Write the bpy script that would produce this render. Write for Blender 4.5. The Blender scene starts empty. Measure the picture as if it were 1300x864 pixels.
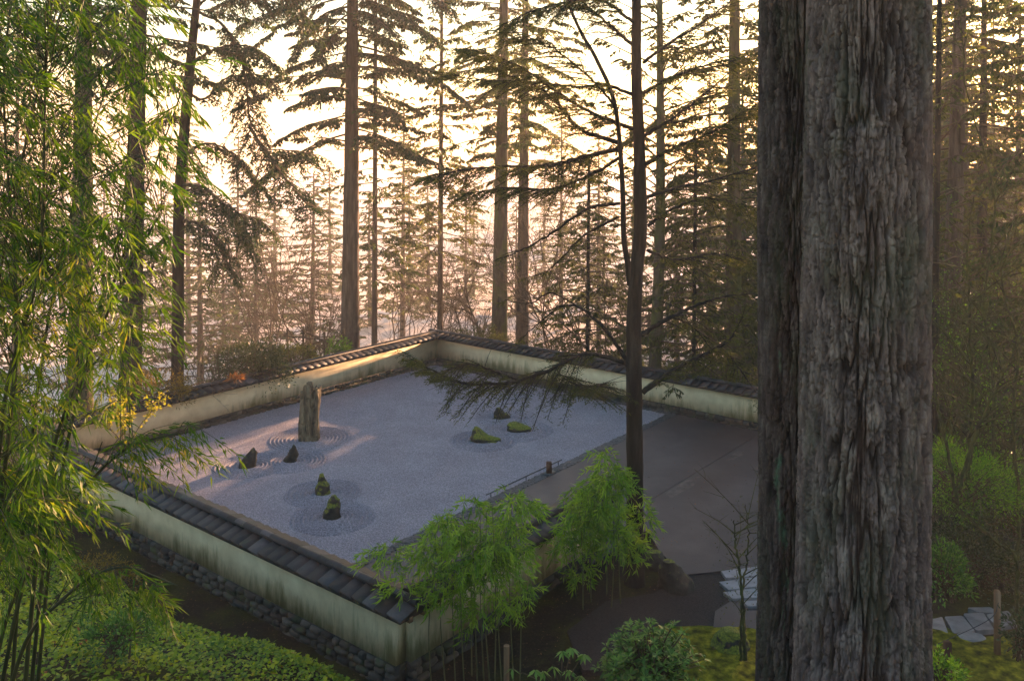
import bpy, math, random
import numpy as np
from mathutils import Vector, Matrix

# ------------------------------------------------------------------ camera, sky, sun, exposure
sc = bpy.context.scene
COL = sc.collection
F, CX, CY, H = 1143.6, 650.0, 182.6, 9.0          # focal in photo pixels, principal point, eye height over the gravel
cam = bpy.data.cameras.new('camera')
camo = bpy.data.objects.new('camera', cam); COL.objects.link(camo)
camo.location = (0, 0, H); camo.rotation_euler = (math.radians(90), 0, 0)
cam.sensor_width = 36; cam.lens = 36 * F / 1300
cam.shift_y = -(432 - CY) / 1300
cam.clip_start = 0.1; cam.clip_end = 3000
sc.camera = camo

SUN_AZ, SUN_EL = math.radians(30), math.radians(9.5)   # azimuth clockwise from +Y
w = bpy.data.worlds.new('World'); sc.world = w; w.use_nodes = True
nt = w.node_tree
sky = nt.nodes.new('ShaderNodeTexSky'); sky.sky_type = 'NISHITA'; sky.sun_disc = False
sky.sun_elevation = SUN_EL; sky.sun_rotation = SUN_AZ
sky.air_density = 1.65; sky.dust_density = 1.0; sky.ozone_density = 2.8
bg = nt.nodes['Background']; bg.inputs['Strength'].default_value = 0.07
nt.links.new(sky.outputs[0], bg.inputs['Color'])
sl = bpy.data.lights.new('sun', 'SUN'); so = bpy.data.objects.new('sun', sl); COL.objects.link(so)
sl.energy = 5.0; sl.angle = math.radians(0.5); sl.color = (1.0, 0.54, 0.28)
sd = Vector((math.sin(SUN_AZ) * math.cos(SUN_EL), math.cos(SUN_AZ) * math.cos(SUN_EL), math.sin(SUN_EL)))
so.rotation_euler = (-sd).to_track_quat('-Z', 'Y').to_euler()
sc.view_settings.view_transform = 'Standard'; sc.view_settings.look = 'None'
sc.view_settings.gamma = 1.0; sc.view_settings.use_curve_mapping = False
sc.view_settings.exposure = 3.0
cy = sc.cycles
cy.use_denoising = True
try: cy.denoiser = 'OPENIMAGEDENOISE'
except Exception: pass
cy.max_bounces = 7; cy.diffuse_bounces = 3; cy.glossy_bounces = 2; cy.transmission_bounces = 4
cy.volume_bounces = 1; cy.transparent_max_bounces = 8
cy.caustics_reflective = False; cy.caustics_refractive = False
cy.sample_clamp_indirect = 4.0
HAZE = 0.0012

# ------------------------------------------------------------------ helpers
random.seed(7)
R = np.random.default_rng(11)
A = np.array
def at(x, y, z=0.0):                      # point of a horizontal plane seen at photo pixel x, y
    Y = F * (H - z) / (y - CY)
    return A([(x - CX) * Y / F, Y, z])
def atd(x, y, Y):                         # point at depth Y
    return A([(x - CX) * Y / F, Y, H - (y - CY) * Y / F])
def unit(v):
    n = np.linalg.norm(v, axis=-1, keepdims=True); return v / np.maximum(n, 1e-9)

class MB:
    def __init__(s): s.v = []; s.f = []; s.n = 0; s.mi = []; s.t = []
    def add(s, v, f, mi=0, tint=None):
        v = np.asarray(v, float).reshape(-1, 3); f = np.asarray(f, int)
        if len(f) == 0: return
        s.v.append(v); s.f.append(f + s.n); s.n += len(v)
        s.mi.append(np.full(len(f), mi))
        s.t.append(np.full(len(f), R.random()) if tint is None else np.broadcast_to(tint, (len(f),)))
    def build(s, name, mats, parent=None, smooth=False, vattr=None):
        me = bpy.data.meshes.new(name)
        v = np.concatenate(s.v); root = parent
        while root is not None and root.parent is not None: root = root.parent
        if root is not None: v = v - A(root.location)          # geometry is local to the thing's base
        me.vertices.add(len(v)); me.vertices.foreach_set('co', v.astype(np.float32).ravel())
        loops = np.concatenate([f.ravel() for f in s.f])
        tot = np.concatenate([np.full(len(f), f.shape[1]) for f in s.f])
        start = np.concatenate([[0], np.cumsum(tot)[:-1]])
        me.loops.add(len(loops)); me.loops.foreach_set('vertex_index', loops.astype(np.int32))
        me.polygons.add(len(tot)); me.polygons.foreach_set('loop_start', start.astype(np.int32))
        me.polygons.foreach_set('loop_total', tot.astype(np.int32))
        me.polygons.foreach_set('material_index', np.concatenate(s.mi).astype(np.int32))
        if smooth: me.polygons.foreach_set('use_smooth', np.ones(len(tot), bool))
        me.update(calc_edges=True)
        at_ = me.attributes.new('tint', 'FLOAT', 'FACE'); at_.data.foreach_set('value', np.concatenate(s.t).astype(np.float32))
        if vattr is not None:
            a2 = me.attributes.new('hgt', 'FLOAT', 'POINT'); a2.data.foreach_set('value', vattr.astype(np.float32))
        for m in (mats if isinstance(mats, (list, tuple)) else [mats]): me.materials.append(m)
        o = bpy.data.objects.new(name, me); COL.objects.link(o)
        if parent is not None:
            o.parent = parent
        return o

def tag(o, label, cat=None, group=None, kind=None):
    if label: o['label'] = label
    if cat: o['category'] = cat
    if group: o['group'] = group
    if kind: o['kind'] = kind
    return o
def thing(name, loc, label, cat, group=None):
    o = bpy.data.objects.new(name, None); COL.objects.link(o); o.location = tuple(float(q) for q in loc)
    o.empty_display_size = .2
    return tag(o, label, cat, group)
def dup(root, loc, rz=0, label=None, sc_=1.0):
    r = root.copy(); COL.objects.link(r); r.location = tuple(float(q) for q in loc); r.rotation_euler = (0, 0, rz); r.scale = (sc_,) * 3
    if label: r['label'] = label
    for ch in list(root.children):
        c = ch.copy(); COL.objects.link(c); c.parent = r
        for g in list(ch.children):
            d = g.copy(); COL.objects.link(d); d.parent = c
    return r

def spline(P, n=24):
    P = A(P, dtype=float); m = len(P)
    if m == 2: return P[0] + (P[1] - P[0]) * np.linspace(0, 1, n)[:, None]
    Q = np.vstack([2 * P[0] - P[1], P, 2 * P[-1] - P[-2]])
    t = np.linspace(0, m - 1 - 1e-6, n); i = t.astype(int); u = (t - i)[:, None]
    a, b, c, d = Q[i], Q[i + 1], Q[i + 2], Q[i + 3]
    return .5 * (2 * b + (c - a) * u + (2 * a - 5 * b + 4 * c - d) * u ** 2 + (3 * b - a - 3 * c + d) * u ** 3)
def tube(mb, P, r, k=8, mi=0, cap=True, jit=0.0, tint=None):
    P = np.asarray(P, float); n = len(P); r = np.broadcast_to(np.asarray(r, float), (n,))
    T = unit(np.gradient(P, axis=0))
    ref = A([0, 0, 1.]) if abs(T[:, 2]).mean() < .8 else A([1., 0, 0])
    S = unit(np.cross(T, ref)); B = np.cross(T, S)
    a = np.linspace(0, 2 * math.pi, k, endpoint=False)
    rr = r[:, None] * (1 + (R.normal(0, jit, (n, k)) if jit else 0))
    V = P[:, None] + rr[..., None] * (np.cos(a)[None, :, None] * S[:, None] + np.sin(a)[None, :, None] * B[:, None])
    i = np.arange(n - 1)[:, None] * k; j = np.arange(k)[None]; j2 = (j + 1) % k
    f = np.stack([i + j, i + j2, i + k + j2, i + k + j], -1).reshape(-1, 4)
    mb.add(V, f, mi, tint)
    if cap: mb.add(V[-1], [list(range(k))], mi, tint); mb.add(V[0][::-1], [list(range(k))], mi, tint)
def box(mb, o, ux, uy, uz, mi=0, tint=None):
    """box from corner-centre o with half-extent vectors ux, uy, uz"""
    o, ux, uy, uz = [np.asarray(q, float) for q in (o, ux, uy, uz)]
    V = [o + a * ux + b * uy + c * uz for c in (-1, 1) for a, b in ((-1, -1), (1, -1), (1, 1), (-1, 1))]
    mb.add(V, [[3, 2, 1, 0], [4, 5, 6, 7], [0, 1, 5, 4], [1, 2, 6, 5], [2, 3, 7, 6], [3, 0, 4, 7]], mi, tint)
def leaves(mb, P, D, L, W, mi=0, tint=None, flat=0.0, mid=.42, fold=.0):
    """one kite-shaped leaf per row"""
    N = len(P); D = unit(D)
    ref = R.normal(0, 1, (N, 3)); ref[:, 2] += flat * 4
    if flat > .5: S = unit(np.cross(D, ref))
    else: S = unit(np.cross(D, ref))
    L = np.broadcast_to(L, (N,))[:, None]; W = np.broadcast_to(W, (N,))[:, None]
    m = P + D * L * mid
    if fold: m = m + np.cross(S, D) * W * fold
    V = np.stack([P, m + S * W * .5, P + D * L, m - S * W * .5], 1)
    mb.add(V, np.arange(N * 4).reshape(N, 4), mi, R.random(N) if tint is None else tint)

# value noise in numpy ------------------------------------------------
_lat = np.random.default_rng(5).random((64, 64, 64))
def vn(p):
    p = np.asarray(p, float); i = np.floor(p).astype(int); u = p - i; u = u * u * (3 - 2 * u); i &= 63; j = (i + 1) & 63
    L = _lat; x0, y0, z0 = i[..., 0], i[..., 1], i[..., 2]; x1, y1, z1 = j[..., 0], j[..., 1], j[..., 2]
    ux, uy, uz = u[..., 0], u[..., 1], u[..., 2]
    a = L[x0, y0, z0] * (1 - ux) + L[x1, y0, z0] * ux; b = L[x0, y1, z0] * (1 - ux) + L[x1, y1, z0] * ux
    c = L[x0, y0, z1] * (1 - ux) + L[x1, y0, z1] * ux; d = L[x0, y1, z1] * (1 - ux) + L[x1, y1, z1] * ux
    return (a * (1 - uy) + b * uy) * (1 - uz) + (c * (1 - uy) + d * uy) * uz
def fbm(p, o=4):
    s = 0; a = .5; t = 0
    for k in range(o): s = s + a * vn(p * 2 ** k + 7.3 * k); t += a; a *= .5
    return s / t
def n2(x, y, s, o=3): return fbm(np.stack([x * s, y * s, np.zeros_like(x) + .5], -1), o)
def ss(a, b, x): t = np.clip((x - a) / (b - a), 0, 1); return t * t * (3 - 2 * t)

# ------------------------------------------------------------------ materials
def mat(name):
    m = bpy.data.materials.new(name); m.use_nodes = True; t = m.node_tree
    b = t.nodes['Principled BSDF']; return m, t, b
def nd(t, typ, **k):
    n = t.nodes.new(typ)
    for a, b in k.items():
        if a in n.inputs.keys() if hasattr(n.inputs, 'keys') else False: n.inputs[a].default_value = b
        else: setattr(n, a, b)
    return n
def noise(t, vec, scale, detail=4, rough=.55):
    n = t.nodes.new('ShaderNodeTexNoise'); n.inputs['Scale'].default_value = scale; n.inputs['Detail'].default_value = detail
    n.inputs['Roughness'].default_value = rough
    if vec is not None: t.links.new(vec, n.inputs['Vector'])
    return n
def ramp(t, fac, stops):
    r = t.nodes.new('ShaderNodeValToRGB'); e = r.color_ramp.elements
    while len(e) < len(stops): e.new(.5)
    for q, (p, c) in zip(e, stops): q.position = p; q.color = (*c, 1)
    t.links.new(fac, r.inputs[0]); return r
def objvec(t, scale=(1, 1, 1)):
    c = t.nodes.new('ShaderNodeNewGeometry'); mp = t.nodes.new('ShaderNodeMapping'); mp.inputs['Scale'].default_value = scale
    t.links.new(c.outputs['Position'], mp.inputs[0]); return mp.outputs[0]
def bump(t, b, h, strength, dist):
    n = t.nodes.new('ShaderNodeBump'); n.inputs['Strength'].default_value = strength; n.inputs['Distance'].default_value = dist
    t.links.new(h, n.inputs['Height']); t.links.new(n.outputs[0], b.inputs['Normal']); return n
def mixc(t, fac, a, b, blend='MIX'):
    m = t.nodes.new('ShaderNodeMix'); m.data_type = 'RGBA'; m.blend_type = blend
    for v, i in ((fac, 0), (a, 6), (b, 7)):
        if hasattr(v, 'is_linked'): t.links.new(v, m.inputs[i])
        elif isinstance(v, (int, float)): m.inputs[i].default_value = v
        else: m.inputs[i].default_value = (*v, 1)
    return m.outputs[2]
def attr(t, name):
    a = t.nodes.new('ShaderNodeAttribute'); a.attribute_name = name; return a.outputs['Fac']

def rough_mat(name, stops, scale=3, detail=6, bscale=20, bstr=.5, bdist=.01, rough=.9, stretch=(1, 1, 1), spec=.3):
    m, t, b = mat(name); v = objvec(t, stretch)
    n = noise(t, v, scale, detail, .6); r = ramp(t, n.outputs[0], stops); t.links.new(r.outputs[0], b.inputs['Base Color'])
    n_ = noise(t, v, bscale, 6, .65); bump(t, b, n_.outputs[0], bstr, bdist)
    b.inputs['Roughness'].default_value = rough; b.inputs['Specular IOR Level'].default_value = spec
    return m
def leaf_mat(name, stops, transl=.4, gloss=.45, spec=.3):
    m, t, b = mat(name)
    r = ramp(t, attr(t, 'tint'), stops)
    t.links.new(r.outputs[0], b.inputs['Base Color']); b.inputs['Roughness'].default_value = gloss
    b.inputs['Specular IOR Level'].default_value = spec
    tr = t.nodes.new('ShaderNodeBsdfTranslucent')
    g = mixc(t, .55, r.outputs[0], (.75, .8, .1), 'MULTIPLY'); 
    bright = t.nodes.new('ShaderNodeVectorMath'); bright.operation = 'SCALE'; bright.inputs['Scale'].default_value = 1.8
    t.links.new(g, bright.inputs[0]); t.links.new(bright.outputs[0], tr.inputs[0])
    mx = t.nodes.new('ShaderNodeMixShader'); mx.inputs[0].default_value = transl
    t.links.new(b.outputs[0], mx.inputs[1]); t.links.new(tr.outputs[0], mx.inputs[2])
    t.links.new(mx.outputs[0], t.nodes['Material Output'].inputs['Surface'])
    return m

def bark_mat(name, c0, c1, c2, moss=None, mossamt=.0, sc1=6., bd=.02):
    m, t, b = mat(name); v = objvec(t, (1, 1, .16))
    n = noise(t, v, sc1, 8, .65); r = ramp(t, n.outputs[0], [(.34, c0), (.5, c1), (.68, c2)])
    col = r.outputs[0]
    if moss:
        v2 = objvec(t, (1, 1, .5)); nm = noise(t, v2, 1.6, 5, .6)
        mr = ramp(t, nm.outputs[0], [(max(.0, .62 - mossamt), (0, 0, 0)), (.74 - mossamt * .6, (1, 1, 1))])
        col = mixc(t, mr.outputs[0], col, moss)
    t.links.new(col, b.inputs['Base Color'])
    vv = t.nodes.new('ShaderNodeTexVoronoi'); vv.feature = 'DISTANCE_TO_EDGE'; vv.inputs['Scale'].default_value = sc1 * 2.4
    t.links.new(v, vv.inputs['Vector'])
    ad = t.nodes.new('ShaderNodeMath'); ad.operation = 'ADD'; n3 = noise(t, v, sc1 * 4, 6, .7)
    t.links.new(vv.outputs[0], ad.inputs[0]); t.links.new(n3.outputs[0], ad.inputs[1])
    bump(t, b, ad.outputs[0], .9, bd)
    b.inputs['Roughness'].default_value = .9; b.inputs['Specular IOR Level'].default_value = .2
    return m

M = {}
# gravel: pale granite grit
m, t, b = mat('pale gravel'); v = objvec(t)
vo = t.nodes.new('ShaderNodeTexVoronoi'); vo.inputs['Scale'].default_value = 55; t.links.new(v, vo.inputs['Vector'])
sp = t.nodes.new('ShaderNodeSeparateColor'); t.links.new(vo.outputs['Color'], sp.inputs[0])
r = ramp(t, sp.outputs[0], [(0, (.16, .15, .18)), (.35, (.23, .215, .26)), (.7, (.30, .28, .335)), (1, (.42, .395, .46))])
nb = noise(t, v, .9, 4); r2 = ramp(t, nb.outputs[0], [(.3, (.80, .79, .80)), (.7, (1, 1, 1))])
t.links.new(mixc(t, 1., r.outputs[0], r2.outputs[0], 'MULTIPLY'), b.inputs['Base Color'])
bump(t, b, vo.outputs['Distance'], .9, .02); b.inputs['Roughness'].default_value = .85
M['gravel'] = m
# plaster: cream with moss stain running up from the foot and streaks under the eave
m, t, b = mat('cream plaster'); v = objvec(t)
geo = t.nodes.new('ShaderNodeNewGeometry'); sx = t.nodes.new('ShaderNodeSeparateXYZ'); t.links.new(geo.outputs['Position'], sx.inputs[0])
mr = t.nodes.new('ShaderNodeMapRange'); mr.inputs['From Min'].default_value = .05; mr.inputs['From Max'].default_value = .95
mr.inputs['To Min'].default_value = .36; mr.inputs['To Max'].default_value = -.14; t.links.new(sx.outputs[2], mr.inputs[0])
vs = objvec(t, (1, 1, .16)); ns = noise(t, vs, 5.5, 6, .7); nbig = noise(t, v, .45, 3)
a1 = t.nodes.new('ShaderNodeMath'); a1.operation = 'ADD'; t.links.new(mr.outputs[0], a1.inputs[0]); t.links.new(ns.outputs[0], a1.inputs[1])
a2 = t.nodes.new('ShaderNodeMath'); a2.operation = 'MULTIPLY_ADD'; a2.inputs[1].default_value = .9; t.links.new(nbig.outputs[0], a2.inputs[0]); t.links.new(a1.outputs[0], a2.inputs[2])
rr = ramp(t, a2.outputs[0], [(.86, (0, 0, 0)), (1.0, (.35, .35, .35)), ]); 
st = t.nodes.new('ShaderNodeMapRange'); st.inputs['From Min'].default_value = 1.06; st.inputs['From Max'].default_value = 1.36
st.inputs['To Max'].default_value = .80; t.links.new(a2.outputs[0], st.inputs[0])
nf = noise(t, v, 3, 5); base = ramp(t, nf.outputs[0], [(.3, (.63, .52, .33)), (.7, (.81, .70, .48))])
t.links.new(mixc(t, st.outputs[0], base.outputs[0], (.15, .145, .04)), b.inputs['Base Color'])
nbp = noise(t, v, 60, 4); bump(t, b, nbp.outputs[0], .25, .004); b.inputs['Roughness'].default_value = .9
M['plaster'] = m
m, t, b = mat('slate tiles'); r = ramp(t, attr(t, 'tint'), [(0, (.009, .008, .011)), (.45, (.019, .018, .022)), (.8, (.036, .034, .040)), (1, (.075, .07, .08))])
v = objvec(t); nz = noise(t, v, 7, 6, .7); r2 = ramp(t, nz.outputs[0], [(.3, (.6, .6, .6)), (.7, (1.25, 1.2, 1.15))])
c1 = mixc(t, 1., r.outputs[0], r2.outputs[0], 'MULTIPLY')
nm = noise(t, v, 2.3, 5, .6); rm = ramp(t, nm.outputs[0], [(.6, (0, 0, 0)), (.72, (.8, .8, .8))])
t.links.new(mixc(t, rm.outputs[0], c1, (.07, .08, .025)), b.inputs['Base Color'])
nbp = noise(t, v, 35, 5); bump(t, b, nbp.outputs[0], .5, .008); b.inputs['Roughness'].default_value = .6; b.inputs['Specular IOR Level'].default_value = .3
M['tile'] = m
M['beam'] = rough_mat('eave timber', [(.3, (.16, .085, .045)), (.7, (.26, .15, .085))], 5, stretch=(1, 1, 3))
m, t, b = mat('wall stones'); v = objvec(t); nz = noise(t, v, 6, 6, .7)
r = ramp(t, attr(t, 'tint'), [(0, (.016, .015, .016)), (.5, (.038, .034, .032)), (1, (.085, .075, .065))])
r2 = ramp(t, nz.outputs[0], [(.3, (.55, .55, .55)), (.7, (1.3, 1.3, 1.25))]); nm = noise(t, v, 3.1, 4)
rm = ramp(t, nm.outputs[0], [(.55, (0, 0, 0)), (.68, (.8, .8, .8))])
t.links.new(mixc(t, rm.outputs[0], mixc(t, 1., r.outputs[0], r2.outputs[0], 'MULTIPLY'), (.045, .065, .012)), b.inputs['Base Color'])
nbp = noise(t, v, 25, 6); bump(t, b, nbp.outputs[0], .8, .015); b.inputs['Roughness'].default_value = .85
M['stone'] = m
M['pebble'] = rough_mat('dark pebbles', [(.3, (.02, .02, .025)), (.7, (.09, .09, .10))], 14, rough=.5)
M['darkwood'] = rough_mat('dark stained wood', [(.3, (.05, .022, .014)), (.7, (.11, .05, .03))], 8, stretch=(1, 1, .2))
M['weathered'] = rough_mat('weathered wood', [(.3, (.14, .08, .05)), (.7, (.26, .17, .10))], 9, stretch=(1, 1, .15))
# petrified tall stone
m, t, b = mat('weathered standing stone'); v = objvec(t, (1, 1, .18)); nz = noise(t, v, 7, 8, .7)
r = ramp(t, nz.outputs[0], [(.36, (.015, .013, .010)), (.47, (.10, .08, .05)), (.68, (.30, .25, .16))])
t.links.new(r.outputs[0], b.inputs['Base Color']); n3 = noise(t, v, 18, 6, .7); bump(t, b, n3.outputs[0], 1., .04); b.inputs['Roughness'].default_value = .9
M['tall'] = m
# moss on rocks follows upward facing surfaces and noise
def mossrock(name, thr):
    m, t, b = mat(name); v = objvec(t); g = t.nodes.new('ShaderNodeNewGeometry'); s = t.nodes.new('ShaderNodeSeparateXYZ'); t.links.new(g.outputs['Normal'], s.inputs[0])
    nz = noise(t, v, 5, 5, .65); ad = t.nodes.new('ShaderNodeMath'); ad.operation = 'MULTIPLY_ADD'; ad.inputs[1].default_value = .45
    t.links.new(s.outputs[2], ad.inputs[0]); t.links.new(nz.outputs[0], ad.inputs[2])
    rm = ramp(t, ad.outputs[0], [(thr, (0, 0, 0)), (thr + .1, (1, 1, 1))])
    rk = ramp(t, noise(t, v, 9, 6).outputs[0], [(.3, (.010, .009, .008)), (.7, (.045, .040, .034))])
    ms = ramp(t, noise(t, v, 30, 4).outputs[0], [(.3, (.035, .05, .006)), (.7, (.20, .22, .02))])
    t.links.new(mixc(t, rm.outputs[0], rk.outputs[0], ms.outputs[0]), b.inputs['Base Color'])
    bump(t, b, noise(t, v, 40, 6, .7).outputs[0], .8, .02); b.inputs['Roughness'].default_value = .95
    return m
M['rock'] = mossrock('mossy rock', .62); M['rock2'] = mossrock('bare dark rock', .86)
# ground: dark soil, moss, needles
m, t, b = mat('forest floor'); v = objvec(t)
n1 = noise(t, v, .7, 7, .65); s1 = ramp(t, n1.outputs[0], [(.44, (0, 0, 0)), (.60, (1, 1, 1))])
soil = ramp(t, noise(t, v, 16, 6, .75).outputs[0], [(.3, (.010, .008, .007)), (.55, (.024, .019, .014)), (.75, (.08, .058, .038))])
moss = ramp(t, noise(t, v, 22, 6, .7).outputs[0], [(.3, (.018, .020, .005)), (.7, (.075, .07, .016))])
t.links.new(mixc(t, s1.outputs[0], soil.outputs[0], moss.outputs[0]), b.inputs['Base Color'])
bump(t, b, noise(t, v, 45, 8, .75).outputs[0], .8, .03); b.inputs['Roughness'].default_value = .95; b.inputs['Specular IOR Level'].default_value = .1
M['ground'] = m
M['moss'] = rough_mat('bright moss', [(.34, (.03, .03, .008)), (.5, (.12, .12, .012)), (.68, (.30, .27, .025))], 5, bscale=60, bstr=.9, bdist=.03, rough=1, spec=.05)
# brown terrace
m, t, b = mat('exposed aggregate terrace'); v = objvec(t)
n1 = noise(t, v, .55, 6, .6); c = ramp(t, n1.outputs[0], [(.32, (.026, .019, .023)), (.5, (.044, .033, .037)), (.68, (.075, .058, .060))])
n2_ = noise(t, v, 60, 3); c2 = ramp(t, n2_.outputs[0], [(.3, (.72, .72, .72)), (.7, (1.3, 1.3, 1.3))])
t.links.new(mixc(t, 1., c.outputs[0], c2.outputs[0], 'MULTIPLY'), b.inputs['Base Color'])
bump(t, b, noise(t, v, 70, 4).outputs[0], .35, .005); b.inputs['Roughness'].default_value = .6
M['terrace'] = m
M['stain'] = rough_mat('pale lime deposit', [(.3, (.05, .04, .04)), (.7, (.13, .11, .105))], 5, rough=.7)
M['slab'] = rough_mat('pale stone slab', [(.3, (.16, .155, .17)), (.7, (.30, .29, .31))], 4, bscale=30, bstr=.3, rough=.6)
M['flag'] = rough_mat('flagstone', [(.3, (.09, .09, .10)), (.7, (.22, .22, .23))], 3, bscale=14, bstr=.5, bdist=.02, rough=.45, spec=.5)
M['path'] = rough_mat('dark crushed stone', [(.35, (.008, .006, .007)), (.6, (.034, .027, .028))], 40, bscale=60, bstr=.9, bdist=.02)
# foliage
M['needle'] = leaf_mat('dark needles', [(0, (.018, .034, .010)), (.5, (.036, .058, .015)), (1, (.065, .085, .02))], .42, .5)
M['needle_warm'] = leaf_mat('olive needles', [(0, (.028, .036, .010)), (.5, (.05, .058, .015)), (1, (.10, .10, .022))], .6, .5)
M['needle_blue'] = leaf_mat('blue green needles', [(0, (.016, .032, .018)), (.5, (.032, .055, .026)), (1, (.055, .08, .03))], .3, .5)
M['bamboo'] = leaf_mat('bamboo leaves', [(0, (.018, .06, .008)), (.35, (.06, .13, .010)), (.75, (.14, .21, .010)), (.96, (.26, .28, .015)), (1, (.42, .32, .04))], .42, .5, .2)
M['bamboo2'] = leaf_mat('young bamboo leaves', [(0, (.05, .12, .012)), (.4, (.15, .28, .02)), (1, (.33, .46, .04))], .45, .4, .35)
M['ivy'] = leaf_mat('ground cover leaves', [(0, (.04, .10, .008)), (.4, (.17, .25, .012)), (.8, (.40, .42, .014)), (.96, (.30, .25, .02)), (1, (.25, .07, .02))], .3, .5, .25)
M['rhodo'] = leaf_mat('rhododendron leaves', [(0, (.03, .08, .016)), (.5, (.08, .17, .028)), (1, (.16, .27, .04))], .2, .5, .25)
M['shrub'] = leaf_mat('dark shrub leaves', [(0, (.014, .028, .009)), (.5, (.03, .05, .014)), (1, (.07, .08, .022))], .25, .4, .4)
M['fern'] = leaf_mat('feathery green leaves', [(0, (.05, .12, .012)), (.5, (.10, .21, .018)), (1, (.18, .30, .025))], .45, .5, .2)
M['gold'] = leaf_mat('golden maple leaves', [(0, (.22, .20, .012)), (.6, (.34, .30, .015)), (1, (.25, .28, .02))], .4, .5, .2)
M['rust'] = leaf_mat('rusty dead leaves', [(0, (.14, .05, .02)), (.5, (.22, .09, .03)), (1, (.30, .13, .04))], .25, .6, .2)
M['drybush'] = leaf_mat('dry brown foliage', [(0, (.08, .05, .015)), (.5, (.16, .11, .02)), (1, (.25, .17, .03))], .4, .6, .2)
M['litter'] = leaf_mat('leaf litter', [(0, (.04, .02, .012)), (.5, (.10, .05, .025)), (1, (.22, .11, .05))], .1, .7, .2)
M['culm'] = rough_mat('bamboo culm', [(.3, (.018, .022, .010)), (.7, (.05, .055, .02))], 4, rough=.4)
M['culm2'] = rough_mat('young bamboo culm', [(.3, (.07, .075, .03)), (.7, (.14, .14, .06))], 4, rough=.5)
M['twig'] = rough_mat('thin bare twigs', [(.3, (.045, .03, .02)), (.7, (.12, .085, .055))], 8)
M['mosstwig'] = rough_mat('mossy twigs', [(.35, (.022, .018, .013)), (.6, (.07, .075, .02))], 6)
M['bark'] = bark_mat('fir bark', (.035, .024, .02), (.085, .06, .05), (.15, .11, .09))
M['bark_moss'] = bark_mat('mossy bark', (.03, .024, .018), (.07, .055, .04), (.12, .10, .07), (.085, .095, .025), .16)
M['bark_dark'] = bark_mat('dark bark', (.008, .007, .006), (.022, .017, .015), (.055, .042, .036))

# ------------------------------------------------------------------ garden plan frame
PHI = .677
U2 = A([math.sin(PHI), math.cos(PHI)]); V2 = A([-math.cos(PHI), math.sin(PHI)])
P0 = A([-1.913, 15.517]); LV, LU, GV = 14.58, 16.25, 3.65
GZ = -.06
def g(u, v, z=0.0):
    q = P0 + u * U2 + v * V2; return A([q[0], q[1], z])
def uv(x, y): dx, dy = x - P0[0], y - P0[1]; return dx * U2[0] + dy * U2[1], dx * V2[0] + dy * V2[1]
U3 = A([*U2, 0]); V3 = A([*V2, 0]); Z3 = A([0, 0, 1.])

# ------------------------------------------------------------------ terrain
def terrain(x, y):
    x = np.asarray(x, float); y = np.asarray(y, float)
    u, v = uv(x, y)
    z = -.36 + .24 * ss(-.5, 3.5, u) * ss(1.0, -1.2, v)
    # inside the enclosure: well under the paving and gravel
    inside = ss(-.25, 0.05, u) * ss(LU + .2, LU, u) * ss(-.2, .1, v) * ss(LV + .2, LV, v)
    z = z * (1 - inside) - .45 * inside
    # bank on the left, between wall and camera
    edge = -.45 - .85 * ss(.5, 4.5, v)
    d = edge - u
    bank = .44 * np.maximum(d, 0) * ss(-1.5, 2.0, v + .25 * d)
    bump_ = .16 * ss(0, .5, d)
    front = .60 * np.maximum(13.6 - y, 0)
    front = np.minimum(front, 5.2 + .3 * np.maximum(5.2 - y, 0))
    hill = np.maximum(bank + bump_ * ss(-1.5, 0.5, v), front)
    z = z + np.minimum(hill, 7.9)
    # falls away behind the far walls
    beyond = np.maximum(v - LV - .6, 0) + np.maximum(u - LU - .6, 0) * ss(-8, 6, v)
    z = z - np.minimum(.30 * beyond, 9) * 1.0
    z = z - 4.5 * ss(55, 75, y) - .02 * np.maximum(y - 60, 0) * ss(60, 120, y) * .5
    pp = x * math.cos(SUN_AZ) - y * math.sin(SUN_AZ)
    z = z + 12 * ss(42, 85, y) * ss(-26, -14, pp)
    flatm = ss(0, 1.5, np.maximum(np.maximum(v - .5, 4.5 - u), np.abs(v + 6) - 9)) 
    rough = (n2(x, y, .35, 3) - .5) * .5 * ss(0, 6, np.maximum(hill, beyond * .4)) + (n2(x, y, 2.1, 3) - .5) * .09
    return z + rough * (1 - inside) * (.35 + .65 * flatm)
def axis(lo, a, b, hi, fine, growth=1.13):
    m = list(np.arange(a, b, fine)); s = fine
    q = b
    while q < hi: m.append(q); s *= growth; q += s
    m.append(hi); s = fine; q = a - fine
    l = []
    while q > lo: l.append(q); s *= growth; q -= s
    l.append(lo); return A(l[::-1] + m)
gx = axis(-480, -17, 14, 480, .13); gy = axis(-60, -1, 34, 690, .13)
XX, YY = np.meshgrid(gx, gy); ZZ = terrain(XX, YY)
mb = MB(); nx, ny = len(gx), len(gy)
i, j = np.meshgrid(np.arange(nx - 1), np.arange(ny - 1)); b0 = (j * nx + i).ravel()
mb.add(np.stack([XX, YY, ZZ], -1), np.stack([b0, b0 + 1, b0 + nx + 1, b0 + nx], 1), 0, .5)
tag(mb.build('ground', M['ground'], smooth=True), 'dark mossy forest floor around the walled garden', kind='structure')
def gz(x, y): return float(terrain(A([x]), A([y]))[0])

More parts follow.
